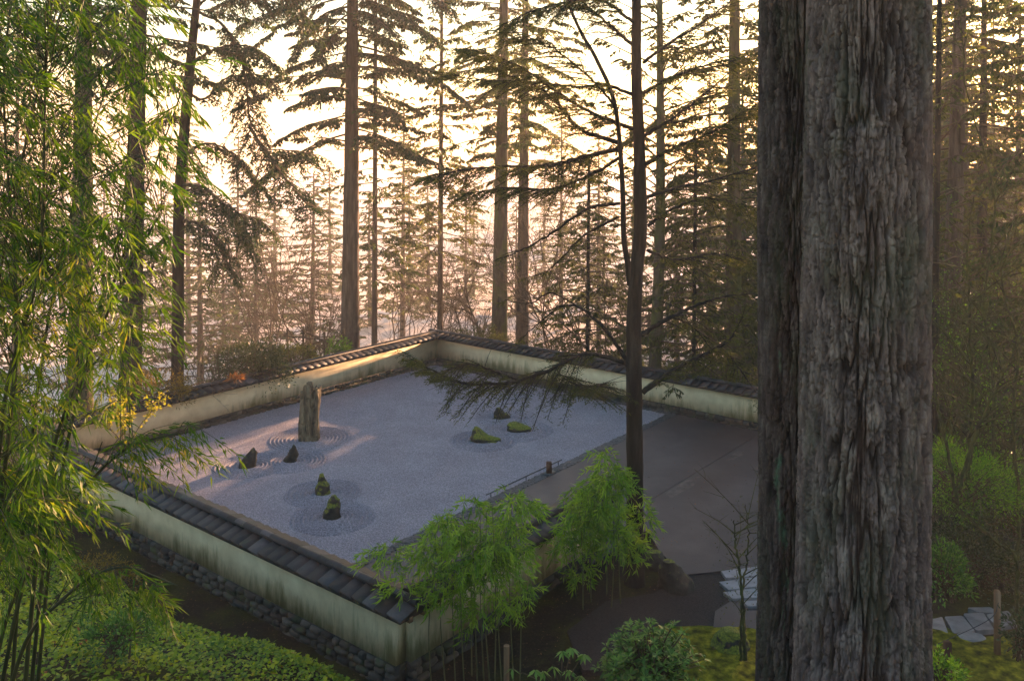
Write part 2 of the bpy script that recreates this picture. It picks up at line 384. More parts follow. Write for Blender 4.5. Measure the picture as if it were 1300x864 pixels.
# haze round everything
mb = MB(); box(mb, (0, 320, -1.5), (490, 0, 0), (0, 385, 0), (0, 0, 39.5))
m = bpy.data.materials.new('morning mist'); m.use_nodes = True; t = m.node_tree; t.nodes.clear()
out = t.nodes.new('ShaderNodeOutputMaterial'); pv = t.nodes.new('ShaderNodeVolumePrincipled')
pv.inputs['Color'].default_value = (.98, .91, .88, 1); pv.inputs['Density'].default_value = HAZE; pv.inputs['Anisotropy'].default_value = .35
t.links.new(pv.outputs[0], out.inputs['Volume'])
hz = mb.build('haze', m); tag(hz, 'low morning mist filling the woods', kind='stuff')

# bank of valley fog lying behind the hill, its top a soft rolling surface
m, t, b = mat('valley fog'); b.inputs['Base Color'].default_value = (.66, .56, .50, 1); b.inputs['Roughness'].default_value = 1; b.inputs['Specular IOR Level'].default_value = 0
ax_ = axis(-460, -60, 60, 460, 2.0, 1.1); ay_ = axis(58, 60, 150, 680, 2.0, 1.1); XF, YF = np.meshgrid(ax_, ay_)
ZF = -8.6 + (fbm(np.stack([XF * .035, YF * .035, XF * 0 + 2.2], -1), 3) - .5) * 6.5 - .006 * (YF - 60)
ZF = ZF - 9 * ss(74, 58, YF)
mb = MB(); ny_, nx_ = XF.shape; i, j = np.meshgrid(np.arange(nx_ - 1), np.arange(ny_ - 1)); b0 = (j * nx_ + i).ravel()
mb.add(np.stack([XF, YF, ZF], -1), np.stack([b0, b0 + 1, b0 + nx_ + 1, b0 + nx_], 1), 0, .5)
tag(mb.build('fog_bank', m, smooth=True), 'bank of pale fog lying in the valley beyond the trees', kind='stuff')

# ------------------------------------------------------------------ gravel bed with raked rings
rocks_px = {  # name: (x, y base, ring radius, start radius)
 'tall': (393, 557, 1.25, .45), 'a': (317, 591, 1.05, .25), 'b': (370, 585, 1.0, .2),
 'c': (410, 626, 1.0, .2), 'd': (422, 657, 1.02, .2), 'e': (614, 559, 1.05, .4), 'f': (657, 546, 1.12, .4), 'h': (637, 530, .95, .3)}
rk = {k: (at(q[0], q[1], GZ), q[2], q[3]) for k, q in rocks_px.items()}
st_ = .024
us = np.arange(.12, LU - .12, st_); vs_ = np.arange(GV, LV - .12, st_)
UU, VV = np.meshgrid(us, vs_)
PX = P0[0] + UU * U2[0] + VV * V2[0]; PY = P0[1] + UU * U2[1] + VV * V2[1]
best = np.full(UU.shape, 9.); hz_ = np.zeros(UU.shape)
for k, (c, Rr, r0) in rk.items():
    d = np.hypot(PX - c[0], PY - c[1]); dn = d / Rr
    h = .5 * np.cos(d * 2 * math.pi / .118)
    h = h * ss(r0 - .03, r0 + .02, d) * ss(Rr + .02, Rr - .03, d)
    take = dn < best; hz_ = np.where(take, h, hz_); best = np.where(take, dn, best)
edge_fade = np.clip(np.minimum(np.minimum(UU - .12, LU - .12 - UU), LV - .12 - VV) / .15, 0, 1)
ZZ = GZ + hz_ * .060 + (fbm(np.stack([PX * 1.2, PY * 1.2, PX * 0], -1), 2) - .5) * .03 + (R.random(UU.shape) - .5) * .010
ZZ[0, :] -= .09
mb = MB(); ny, nx = UU.shape
i, j = np.meshgrid(np.arange(nx - 1), np.arange(ny - 1)); b0 = (j * nx + i).ravel()
mb.add(np.stack([PX, PY, ZZ], -1), np.stack([b0, b0 + nx, b0 + nx + 1, b0 + 1], 1)[:, ::-1], 0, .5)
tag(mb.build('gravel_bed', M['gravel'], smooth=True), 'raked pale gravel with rings around the rocks', kind='structure')

# ------------------------------------------------------------------ terrace slabs, paths
def sheet(name, pts, z, th, material, label, zf=None):
    mb = MB(); pts = [A(p)[:2] for p in pts]; n = len(pts)
    a_ = sum(pts[i][0] * pts[(i + 1) % n][1] - pts[(i + 1) % n][0] * pts[i][1] for i in range(n))
    if a_ < 0: pts = pts[::-1]
    top = [(p[0], p[1], z) for p in pts]; bot = [(p[0], p[1], z - th) for p in pts]
    mb.add(top, [list(range(n))]); mb.add(top + bot, [[i, n + i, n + (i + 1) % n, (i + 1) % n] for i in range(n)])
    return tag(mb.build(name, material), label, kind='structure')
TZ = -.05
sheet('terrace', [g(.15, .40), g(LU - .15, .40), g(LU - .15, GV - .28), g(.15, GV - .28)], TZ, .3, M['terrace'], 'brown aggregate terrace along the gravel')
tp = [g(5.6, .385), g(5.3, -.4), at(822, 672, TZ), at(838, 700, TZ), at(868, 729, TZ), at(920, 724, TZ), at(1010, 712, TZ), at(1150, 640, TZ), g(LU - .15, -5), g(LU - .15, .385)]
sheet('lower_terrace', tp, TZ, .3, M['terrace'], 'wide brown terrace right of the pine')
def patch(name, cx, cy_, rx, ry, z, material, label, n=40, rot=0, seed=0, mound=0.0, jag=.35):
    mb = MB(); rings = 8; V = [(0, 0, 0)]; rg = np.random.default_rng(seed)
    ph = rg.random(6) * 6.28; am = rg.random(6) * jag / 2.5
    for k in range(1, rings + 1):
        for q in range(n):
            a = q * 2 * math.pi / n; rad = k / rings * (1 + sum(am[w] * math.sin((w + 2) * a + ph[w]) for w in range(6)))
            V.append((math.cos(a) * rx * rad, math.sin(a) * ry * rad, mound * (1 - (k / rings) ** 2) + (0 if k < rings else -.02)))
    V = A(V); c, s = math.cos(rot), math.sin(rot)
    V = np.stack([cx + V[:, 0] * c - V[:, 1] * s, cy_ + V[:, 0] * s + V[:, 1] * c, V[:, 2]], 1)
    V[:, 2] += terrain(V[:, 0], V[:, 1]) + z if z is not None else 0
    mb.add(V, [[0, 1 + q, 1 + (q + 1) % n] for q in range(n)])
    f = [[1 + k * n + q, 1 + (k + 1) * n + q, 1 + (k + 1) * n + (q + 1) % n, 1 + k * n + (q + 1) % n] for k in range(rings - 1) for q in range(n)]
    mb.add(V, f); return tag(mb.build(name, material, smooth=True), label, kind='structure')
# pale deposits along the joint of the terrace (a stain of its own shape, 4 mm proud)
def flatpatch(name, px, py, rx, ry, rot, seed, label):
    c = at(px, py, TZ + .004); mb = MB(); rg = np.random.default_rng(seed); n = 30; ph = rg.random(6) * 6.28; am = rg.random(6) * .16
    V = []
    for q in range(n):
        a = q * 2 * math.pi / n; rad = 1 + sum(am[w] * math.sin((w + 1) * a + ph[w]) for w in range(6))
        V.append((rx * math.cos(a) * rad, ry * math.sin(a) * rad))
    co, s = math.cos(rot), math.sin(rot)
    V = [(c[0] + x * co - y * s, c[1] + x * s + y * co, TZ + .004) for x, y in V]
    mb.add(V, [list(range(n))]); return tag(mb.build(name, M['stain']), label, kind='structure')
ang = math.atan2(U2[1], U2[0])
c_ = uv(*at(930, 579, TZ)[:2]); 
for (px, py, rx, ry, sd_) in ((865, 618, .85, .16, 1), (934, 578, .5, .13, 3)):
    q = at(px, py, TZ); uq, vq = uv(q[0], q[1])
    flatpatch('lime_stain', px, py, rx, ry, ang, sd_, 'pale streak of lime along the terrace joint')
# dark crushed stone path and lower concrete path
PZ = -.085
sheet('gravel_path', [at(868, 731, PZ), at(919, 727, PZ), at(926, 770, PZ), at(915, 790, PZ), at(895, 815, PZ), at(880, 835, PZ), at(800, 850, PZ), at(740, 850, PZ), at(720, 800, PZ), at(770, 762, PZ), at(830, 752, PZ)], PZ, .2, M['path'], 'dark crushed stone path below the terrace')
sheet('paved_path', [at(928, 762, PZ + .02), at(1000, 755, PZ + .02), at(1010, 800, PZ + .02), at(905, 800, PZ + .02), at(908, 775, PZ + .02)], PZ + .02, .2, M['terrace'], 'short brown paved path under the slabs')
for k, poly in enumerate([[(915, 724), (966, 718), (966, 730), (922, 733)], [(913, 738), (966, 731), (975, 742), (925, 748)],
                          [(918, 751), (968, 745), (980, 757), (930, 759)], [(942, 762), (1000, 760), (1000, 768), (950, 769)]]):
    mb = MB(); z = -.02; pts = [at(x, y, z) for x, y in poly]
    pts = pts[::-1]
    top = [p for p in pts]; bot = [p - A([0, 0, .12]) for p in pts]; n = 4
    ar = sum(pts[i][0] * pts[(i + 1) % n][1] - pts[(i + 1) % n][0] * pts[i][1] for i in range(n))
    if ar < 0: top = top[::-1]; bot = bot[::-1]
    mb.add(top, [[0, 1, 2, 3]]); mb.add(top + bot, [[i, n + i, n + (i + 1) % n, (i + 1) % n] for i in range(n)])
    tag(mb.build('step_slab', M['slab']), ['pale rectangular slab touching the terrace edge', 'pale slab second from the terrace edge', 'short pale slab third from the terrace edge', 'small pale slab farthest from the terrace'][k], 'stone slab', 'pale slabs leading off the terrace')
for k, (px, py, rx, ry, lb) in enumerate([(905, 838, 1.3, 1.3, 'bright moss between rhododendron and trunk'), (1235, 850, 1.4, 1.3, 'moss beside the flagstones')]):
    q = at(px, py, -.1); patch('moss_bed', q[0], q[1], rx, ry, .05, M['moss'], lb, seed=k + 3, mound=.08)

# ------------------------------------------------------------------ walls
def stone_course(mb, p, d, n_, L, z0, z1, rows, seed, th=.09):
    """irregular rounded stones on a face: p start, d along, n_ outward normal"""
    rg = np.random.default_rng(seed); h = (z1 - z0) / rows
    for r_ in range(rows):
        s = -rg.random() * .2
        while s < L:
            wd = rg.uniform(.14, .42); hh = h * rg.uniform(.8, 1.12); zc = z0 + (r_ + .5) * h
            a, b_ = max(s, 0), min(s + wd, L)
            if b_ - a > .05:
                c = p + d * (a + b_) / 2 + Z3 * (zc + rg.uniform(-.02, .02)) + n_ * rg.uniform(-.02, .02)
                hx, hy, hz = (b_ - a) / 2 - .008, th * rg.uniform(.8, 1.1), hh / 2 - .006
                ex = rg.uniform(.55, .85)
                V = []; 
                for (yy, f) in ((-1, 1.), (.35, 1.), (.8, ex + .1), (1., ex * .55)):
                    for q in range(8):
                        an = q * math.pi / 4 + .39; cxq = math.copysign(abs(math.cos(an)) ** .5, math.cos(an)); szq = math.copysign(abs(math.sin(an)) ** .5, math.sin(an))
                        V.append(c + d * hx * f * cxq * rg.uniform(.86, 1.06) + n_ * hy * yy + Z3 * hz * f * szq * rg.uniform(.86, 1.06))
                F_ = [[k * 8 + q, k * 8 + (q + 1) % 8, (k + 1) * 8 + (q + 1) % 8, (k + 1) * 8 + q] for k in range(3) for q in range(8)]
                tn = rg.random(); mb.add(V, F_, 0, tn); mb.add(V[24:], [list(range(8))], 0, tn)
            s += wd
HR, EZ = 1.285, 1.06
def wall(name, label, a, d, L, nrm, b_in, ext=(0, 0), zfoot=-.5):
    """a: start point on the centre line, d: along, nrm: side normal facing the garden"""
    a = A(a); t_ = thing(name, a, label, 'wall', 'plastered garden walls'); 
    mb = MB(); box(mb, a + d * L / 2 + Z3 * (b_in + (EZ + .02 - b_in) / 2), d * (L / 2), nrm * .12, Z3 * ((EZ + .02 - b_in) / 2)); mb.build('plaster_panel', M['plaster'], t_)
    mb = MB(); box(mb, a + d * L / 2 + Z3 * ((b_in + zfoot) / 2 - .012), d * (L / 2 - .02), nrm * .115, Z3 * ((b_in - zfoot) / 2))
    for s_ in (1, -1):
        dd = d; lo = (-.12 if s_ > 0 else zfoot)
        rows = 2 if s_ > 0 else 4
        stone_course(mb, a + nrm * s_ * .11, dd, nrm * s_, L, lo, b_in - .01, rows, int(abs(a[0] * 100)) + s_ + 5)
    mb.build('stone_base', M['stone'], t_)
    mb = MB()
    for s_ in (1, -1): box(mb, a + d * L / 2 + nrm * s_ * .165 + Z3 * (EZ - .045), d * (L / 2 + ext[0]), nrm * .042, Z3 * .045)
    mb.build('eave_beam', M['beam'], t_)
    # roof tiles: one course of flat tiles each side, each slightly twisted and overlapping the next
    mb = MB(); L0 = -ext[0]; L1 = L + ext[1]; tw = .30; n = int(round((L1 - L0) / tw)); tw = (L1 - L0) / n
    hw, zr = .43, HR - .10; sl_ = (zr - EZ)
    rg = np.random.default_rng(int(abs(a[1] * 77)))
    for s_ in (1, -1):
        for k in range(n):
            for c2 in (1,):
                f0, f1 = 0.0, 1.03
                cc = a + d * (L0 + (k + .5 + (.0 if c2 == 0 else .0)) * tw)
                lift = .020 if c2 == 0 else .0
                def pt(al, f, up): return cc + d * al * tw / 2 * 1.06 + nrm * s_ * (hw * f) + Z3 * (zr - sl_ * f + lift + up)
                tl = .050 + rg.uniform(-.008, .014); j1 = rg.uniform(-.012, .012)
                V = [pt(-1, f0, .03), pt(1, f0, .03 + tl), pt(1, f1 + j1 / hw, .03 + tl), pt(-1, f1 + j1 / hw, .03),
                     pt(-1, f0, .0), pt(1, f0, tl), pt(1, f1 + j1 / hw, tl), pt(-1, f1 + j1 / hw, 0)]
                Fq = [[0, 1, 2, 3], [7, 6, 5, 4], [3, 2, 6, 7], [2, 1, 5, 6], [0, 3, 7, 4], [1, 0, 4, 5]]
                mb.add(V, Fq, 0, rg.random())
    # sloping bed under the tiles
    Vb = []
    for q in (L0 + .01, L1 - .01):
        for y_, z_ in ((-hw * .97, EZ - .0), (hw * .97, EZ - .0), (hw * .97, EZ - .03), (-hw * .97, EZ - .03), (0, zr - .004)):
            Vb.append(a + d * q + nrm * y_ + Z3 * z_)
    mb.add(Vb, [[0, 4, 9, 5], [4, 1, 6, 9], [1, 2, 7, 6], [3, 0, 5, 8], [2, 3, 8, 7]], 0, .2); mb.add(Vb, [[0, 3, 2, 1, 4], [5, 9, 6, 7, 8]], 0, .2)
    roof = mb.build('tile_roof', M['tile'], t_)
    # ridge: a flat course under half-round cap pieces
    mb = MB(); box(mb, a + d * (L0 + L1) / 2 + Z3 * (zr + .05), d * ((L1 - L0) / 2), nrm * .095, Z3 * .035, 0, .3)
    cl = .29; n = int(round((L1 - L0) / cl)); cl = (L1 - L0) / n
    for k in range(n):
        V = []; rg1 = .082 + rg.uniform(-.002, .004); j_ = rg.uniform(-.004, .004)
        for e_, q in ((0, -1), (1, 1)):
            for w_ in range(9):
                an = math.pi * w_ / 8; rr_ = rg1 * (1.0 if q > 0 else .93)
                V.append(a + d * (L0 + (k + .5) * cl + q * cl * .5) + nrm * math.cos(an) * rr_ + Z3 * (zr + .07 + j_ + math.sin(an) * rr_ * .72))
        tn = rg.random()
        mb.add(V, [[w_, w_ + 1, 9 + w_ + 1, 9 + w_] for w_ in range(8)], 0, tn); mb.add(V, [list(range(8, -1, -1)), list(range(9, 18))], 0, tn)
    mb.build('ridge_cap', M['tile'], roof)
    return t_
wall('garden_wall', 'nearest cream wall with moss streaks and dark tile coping, outer face in view', g(0, 0), V3, LV, U3, .06, (.42, 0))
wall('garden_wall', 'short cream wall behind the young bamboo, running off from the nearest corner', g(.12, 0), U3, 6.1, V3, .06, (0, .1))
wall('garden_wall', 'far left cream wall behind the standing stone', g(.12, LV), U3, LU - .24, -V3, .20, (0, 0), -.6)
wall('garden_wall', 'far right cream wall passing behind the pine and terrace', g(LU, LV + .0), -V3, LV + 3.2, -U3, .20, (.42, 0), -.6)

# black pebble strip between gravel and terrace, thin edge bar, stop post
mb = MB(); rg = np.random.default_rng(3)
ico = []
def pebble(mb, c, r3, tint, rot):
    n = 6; V = [c + A([0, 0, r3[2]])]
    for zz, f in ((.5, .85), (-.3, .95)):
        for q in range(n):
            a = q * 2 * math.pi / n + rot; V.append(c + A([math.cos(a) * r3[0] * f, math.sin(a) * r3[1] * f, zz * r3[2]]))
    mb.add(V, [[0, 1 + q, 1 + (q + 1) % n] for q in range(n)], 0, tint)
    mb.add(V, [[1 + q, 1 + n + q, 1 + n + (q + 1) % n, 1 + (q + 1) % n] for q in range(n)], 0, tint)
def pebble_run(fn, N, name, label, size=(.035, .08)):
    mb = MB()
    for k in range(N):
        p = fn(rg); s = rg.uniform(*size); pebble(mb, p, (s, s * rg.uniform(.6, 1), s * .6), rg.random(), rg.random() * 6)
    return tag(mb.build(name, M['pebble'], smooth=True), label, kind='stuff')
pebble_run(lambda q: g(q.uniform(.2, LU - .2), GV - .26 + q.uniform(0, .24), -.075 + q.uniform(0, .02)), 2600, 'pebble_strip', 'row of black pebbles edging the gravel')
pebble_run(lambda q: g(LU - .2 - q.uniform(0, .14), q.uniform(GV, LV - .1), -.06 + q.uniform(0, .02)), 700, 'pebble_border', 'dark pebbles along the foot of the far right wall')
sheet('pebble_bed', [g(.15, GV - .28), g(LU - .15, GV - .28), g(LU - .15, GV + .02), g(.15, GV + .02)], -.10, .1, M['path'], 'dark bed under the pebbles')
q0, q1 = at(636, 636, 0), at(712, 585, 0)
uq0 = uv(q0[0], q0[1])[0]; uq1 = uv(q1[0], q1[1])[0]
t_ = thing('edge_rail', g((uq0 + uq1) / 2, GV + .05), 'thin black iron rail lying along the gravel edge', 'rail')
mb = MB(); tube(mb, [g(uq0, GV + .05, .05), g(uq1, GV + .05, .05)], .016, 6); mb.build('bar', M['pebble'], t_)
for s_ in (.05, .5, .95):
    mb = MB(); p = g(uq0 + (uq1 - uq0) * s_, GV + .05, 0); tube(mb, [p + A([0, 0, -.1]), p + A([0, 0, .05])], .012, 6); mb.build('foot', M['pebble'], t_)
q = at(697, 601, TZ); t_ = thing('stop_post', q, 'small dark wooden post on a stone foot by the gravel edge', 'post')
mb = MB(); box(mb, q + A([0, 0, .15]), A([.075, 0, 0]), A([0, .075, 0]), A([0, 0, .15])); box(mb, q + A([0, 0, .31]), A([.068, 0, 0]), A([0, .068, 0]), A([0, 0, .012])); mb.build('post', M['darkwood'], t_)
mb = MB(); box(mb, q + A([0, 0, .015]), U3 * .2, V3 * .11, Z3 * .02); mb.build('foot', M['pebble'], t_)

# ------------------------------------------------------------------ rocks
def rock(name, label, base, prof, material, seed, cat='rock', group='mossy rocks set in the gravel', res=26):
    """prof: list of (z, cx, half width x, half depth y)"""
    P = A(prof, dtype=float); n = 30; zs = np.linspace(P[0, 0], P[-1, 0], n)
    cx = np.interp(zs, P[:, 0], P[:, 1]); hx = np.interp(zs, P[:, 0], P[:, 2]); hy = np.interp(zs, P[:, 0], P[:, 3])
    a = np.linspace(0, 2 * math.pi, res, endpoint=False)
    V = np.zeros((n, res, 3)); V[..., 0] = cx[:, None] + hx[:, None] * np.cos(a); V[..., 1] = hy[:, None] * np.sin(a); V[..., 2] = zs[:, None]
    sc_ = max(P[:, 2].max(), .1)
    nn = fbm(V / sc_ * 1.6 + seed * 3.7, 4) - .5; n3 = vn(V / sc_ * .9 + seed) - .5
    V[..., :2] = (V[..., :2] - np.stack([cx, cx * 0], -1)[:, None]) * (1 + .85 * nn + .5 * n3)[..., None] + np.stack([cx, cx * 0], -1)[:, None]
    V[..., 2] += (fbm(V / sc_ * 2 + 9, 2) - .5) * sc_ * .35 * (zs / max(zs[-1], .01))[:, None].clip(0, 1)
    V += np.asarray(base)
    mb = MB(); i = np.arange(n - 1)[:, None] * res; j = np.arange(res)[None]; j2 = (j + 1) % res
    mb.add(V, np.stack([i + j, i + j2, i + res + j2, i + res + j], -1).reshape(-1, 4), 0, .5)
    mb.add(V[-1], [list(range(res))], 0, .5)
    o = mb.build(name, material, smooth=True); return tag(o, label, cat, group)
def B_(k): return rk[k][0]
rock('rock', 'dark pointed rock farthest left on the gravel, in a patch of sunlight', B_('a'), [(-.1, 0, .27, .2), (.1, 0, .25, .19), (.25, .03, .17, .14), (.42, .08, .10, .09), (.52, .10, .03, .03)], M['rock2'], 1)
rock('rock', 'small dark upright rock just below the standing stone', B_('b'), [(-.1, 0, .19, .15), (.1, 0, .18, .14), (.3, .03, .12, .10), (.42, .06, .06, .05), (.47, .06, .02, .02)], M['rock2'], 2)
rock('rock', 'narrow mossy upright rock in the upper of two touching rings', B_('c'), [(-.1, 0, .19, .16), (.1, 0, .18, .15), (.25, -.02, .13, .12), (.42, -.04, .08, .08), (.52, -.04, .05, .04)], M['rock'], 3)
rock('rock', 'mossy yellow topped rock in the ring nearest the front wall', B_('d'), [(-.1, 0, .19, .18), (.1, 0, .20, .18), (.3, .01, .18, .15), (.45, .03, .13, .11), (.54, .03, .06, .05)], M['rock'], 4)
rock('rock', 'mossy rock with a high left end sloping down to the right', B_('e'), [(-.1, .05, .42, .22), (.06, .03, .40, .21), (.16, -.10, .25, .17), (.32, -.20, .14, .12), (.43, -.22, .06, .06)], M['rock'], 5)
rock('rock', 'low rounded green rock lying flat in its rings', B_('f'), [(-.1, 0, .36, .24), (.08, 0, .36, .24), (.18, -.06, .27, .19), (.26, -.10, .12, .1)], M['rock'], 6)
rock('rock', 'dark rock under the pine branch, hindmost of its group', B_('h'), [(-.1, 0, .27, .2), (.1, 0, .25, .18), (.22, -.06, .16, .14), (.34, -.10, .07, .07)], M['rock2'], 7)
# tall standing stone: two fused slivers with a broken top
def tall_stone():
    b = B_('tall'); t_ = thing('standing_stone', b, 'tall weathered grey brown standing stone with a jagged top', 'standing stone')
    n, res = 90, 64; zs = np.linspace(-.15, 1.78, n); a = np.linspace(0, 2 * math.pi, res, endpoint=False)
    zt = np.clip(zs / 1.78, 0, 1)
    sq = (np.abs(np.cos(a)) ** 4 + np.abs(np.sin(a)) ** 4) ** -.25
    hx = .30 - .02 * zt; hy = .24 - .02 * zt
    V = np.zeros((n, res, 3)); V[..., 0] = (hx[:, None] * np.cos(a) * sq + .03 * zt[:, None]); V[..., 1] = hy[:, None] * np.sin(a) * sq; V[..., 2] = zs[:, None]
    q = V.copy(); q[..., 2] *= .25
    nn = fbm(q * 7, 4) - .5; groove = np.abs(vn(q * 11 + 3) - .5) * 2
    V[..., :2] *= (1 + .5 * nn - .26 * (1 - ss(0, .22, groove)))[..., None]
    # vertical cleft on the right third and a broken step
    cl = np.exp(-((V[..., 0] - .12) / .022) ** 2) * (V[..., 1] < 0) * ss(.5, .6, V[..., 2])
    V[..., 1] += cl * .10
    top = 1.50 + .26 * ((V[..., 0] < .06) & (V[..., 0] > -.16)) + .16 * (V[..., 0] > .17) - .16 * vn(np.stack([V[..., 0] * 14, V[..., 1] * 14, V[..., 0] * 0], -1))
    V[..., 2] = np.minimum(V[..., 2], top)
    V += b
    mb = MB(); i = np.arange(n - 1)[:, None] * res; j = np.arange(res)[None]; j2 = (j + 1) % res
    mb.add(V, np.stack([i + j, i + j2, i + res + j2, i + res + j], -1).reshape(-1, 4), 0, .5)
    c0 = V[-1].mean(0) - A([0, 0, .12]); mb.add(np.vstack([V[-1], c0]), [[q_, (q_ + 1) % res, res] for q_ in range(res)], 0, .5)
    mb.build('stone', M['tall'], t_)
tall_stone()
q = at(858, 745, -.12); rock('boulder', 'mossy boulder at the corner of the terrace, right of the pine foot', q, [(-.2, 0, .36, .34), (.12, 0, .35, .33), (.38, -.08, .26, .25), (.56, -.12, .13, .12)], M['rock2'], 11, 'boulder', None)
q = at(833, 728, -.12); rock('boulder', 'small dark boulder between pine trunk and mossy boulder', q + A([0, .3, 0]), [(-.2, 0, .25, .25), (.15, 0, .25, .25), (.35, 0, .12, .12)], M['rock2'], 12, 'boulder', None)
q = at(928, 826, -.1); rock('moss_mound', 'green moss covered mound at the foot of the thin sapling', q, [(-.2, 0, .30, .3), (.1, 0, .30, .28), (.28, 0, .24, .2), (.40, 0, .10, .1)], M['rock'], 13, 'boulder', None)

# ------------------------------------------------------------------ tree kit
def basis(T):
    S = unit(np.cross(T, A([0, 0, 1.]) + 1e-3)); return S
def foliage(mb, path, s0=.25, step=.14, sec=.8, tert=.16, per=1, nw=.04, nl=.16, mi=1, droop=.35, hang=.25, twig_mi=0, dens=1.0, tipgrow=.35, wood=True, tertstep=.09):
    """needle sprays along a branch: secondaries on both sides, tertiary twiglets on those"""
    P = np.asarray(path); seg = np.linalg.norm(np.diff(P, axis=0), axis=1); s = np.concatenate([[0], np.cumsum(seg)]); L = s[-1]
    q = np.arange(L * s0, L, step); q = q + R.uniform(-.4, .4, len(q)) * step; q = np.clip(q, 0, L * .999)
    if dens < 1: q = q[R.random(len(q)) < dens]
    ph_ = R.uniform(0, 50); q = q[(vn(np.stack([q * 1.5 + ph_, q * 0 + ph_ * .7, q * 0], -1)) > .30) | (q > L * .9)]
    if len(q) == 0: return
    C = np.stack([np.interp(q, s, P[:, k]) for k in range(3)], 1)
    T = unit(np.stack([np.interp(q, s, np.gradient(P[:, k], s)) for k in range(3)], 1))
    S = basis(T); side = np.where(np.arange(len(q)) % 2 == 0, 1., -1.)[:, None]
    fr = (q / L)
    ln = sec * (1.0 - (1 - tipgrow) * fr) * R.uniform(.45, 1.15, len(q)) * np.minimum(1, (fr - s0) / .12 + .45)
    D = unit(T * R.uniform(.35, .9, (len(q), 1)) + side * S * R.uniform(.6, 1.0, (len(q), 1)) + A([0, 0, 1.]) * R.uniform(-.45, .12, (len(q), 1)))
    # tertiaries
    m = max(3, int(round(sec / tertstep)))
    f = (np.arange(m) + .5) / m
    F2 = np.broadcast_to(f, (len(q), m)) + R.uniform(-.3, .3, (len(q), m)) / m
    ln_ = ln[:, None] * F2
    B = C[:, None] + D[:, None] * ln_[..., None]; B[..., 2] -= droop * ln_ ** 2
    Td = D[:, None] + A([0, 0, -1.]) * (2 * droop * ln_)[..., None]; Td = unit(Td)
    S2 = unit(np.cross(Td, A([0, 0, 1.]) + 1e-3)); sd2 = np.where((np.arange(m) % 2 == 0), 1., -1.)[None, :, None]
    D2 = unit(Td * R.uniform(.4, 1.1, (len(q), m, 1)) + sd2 * S2 * R.uniform(.3, 1., (len(q), m, 1)) + A([0, 0, -1.]) * (hang + R.uniform(-.25, .35, (len(q), m, 1))))
    tl = tert * (1.15 - .6 * F2) * R.uniform(.6, 1.25, (len(q), m))
    B = B.reshape(-1, 3); D2 = D2.reshape(-1, 3); tl = tl.ravel()
    keep = R.random(len(B)) < .92
    B, D2, tl = B[keep], D2[keep], tl[keep]
    if per == 1: leaves(mb, B, D2, tl, nw * R.uniform(.6, 1.2, len(B)), mi, mid=.4)
    else:
        for k in range(per):
            fk = (k + .2) / per; sgn = 1 if k % 2 else -1
            S3 = unit(np.cross(D2, A([0, 0, 1.]) + 1e-3)); dd = unit(D2 * R.uniform(.5, 1.2, (len(B), 1)) + sgn * S3 * .75 + R.normal(0, .35, (len(B), 3)))
            leaves(mb, B + D2 * (tl * fk)[:, None], dd, nl * R.uniform(.7, 1.2, len(B)), nw, mi, mid=.4)
    if wood:   # secondaries as thin bent strips of wood
        for k in range(len(q)):
            if ln[k] < .12: continue
            tt = np.linspace(0, 1, 4); pth = C[k] + D[k] * (ln[k] * tt)[:, None]; pth[:, 2] -= droop * (ln[k] * tt) ** 2
            tube(mb, pth, np.linspace(.008, .003, 4) * (1 + ln[k]), 3, twig_mi, cap=False, tint=.5)
def fir_branch(base, az, L, up=.15, droop=.06, wob=.25):
    t = np.linspace(0, 1, 12); d = A([math.cos(az), math.sin(az), 0]); sd_ = A([-d[1], d[0], 0])
    P = base + d * (L * t)[:, None] + Z3 * ((up * L * t) - droop * (L * t) ** 2)[:, None]
    P = P + sd_ * (R.normal(0, wob) * t ** 2 * L * .3)[:, None] + Z3 * (R.normal(0, .04) * np.sin(t * 6) * L * .3)[:, None]
    return P
def trunk_mesh(base, top, d0, d1, material, parent, k=22, n=60, flare=.35, bend=0.0, jit=.02, mids=None):
    pts = [base] + (mids or []) + [top]
    P = spline(pts, n)
    P[:, 0] += bend * np.sin(np.linspace(0, 3.14 * 1.7, n)); h = P[:, 2] - P[0, 2]
    r = np.linspace(d0 / 2, d1 / 2, n) * (1 + flare * np.exp(-h / (d0 * 1.2)))
    mb = MB(); tube(mb, P, r, k, 0, jit=jit); return mb.build('trunk', material, parent, smooth=True), P, r
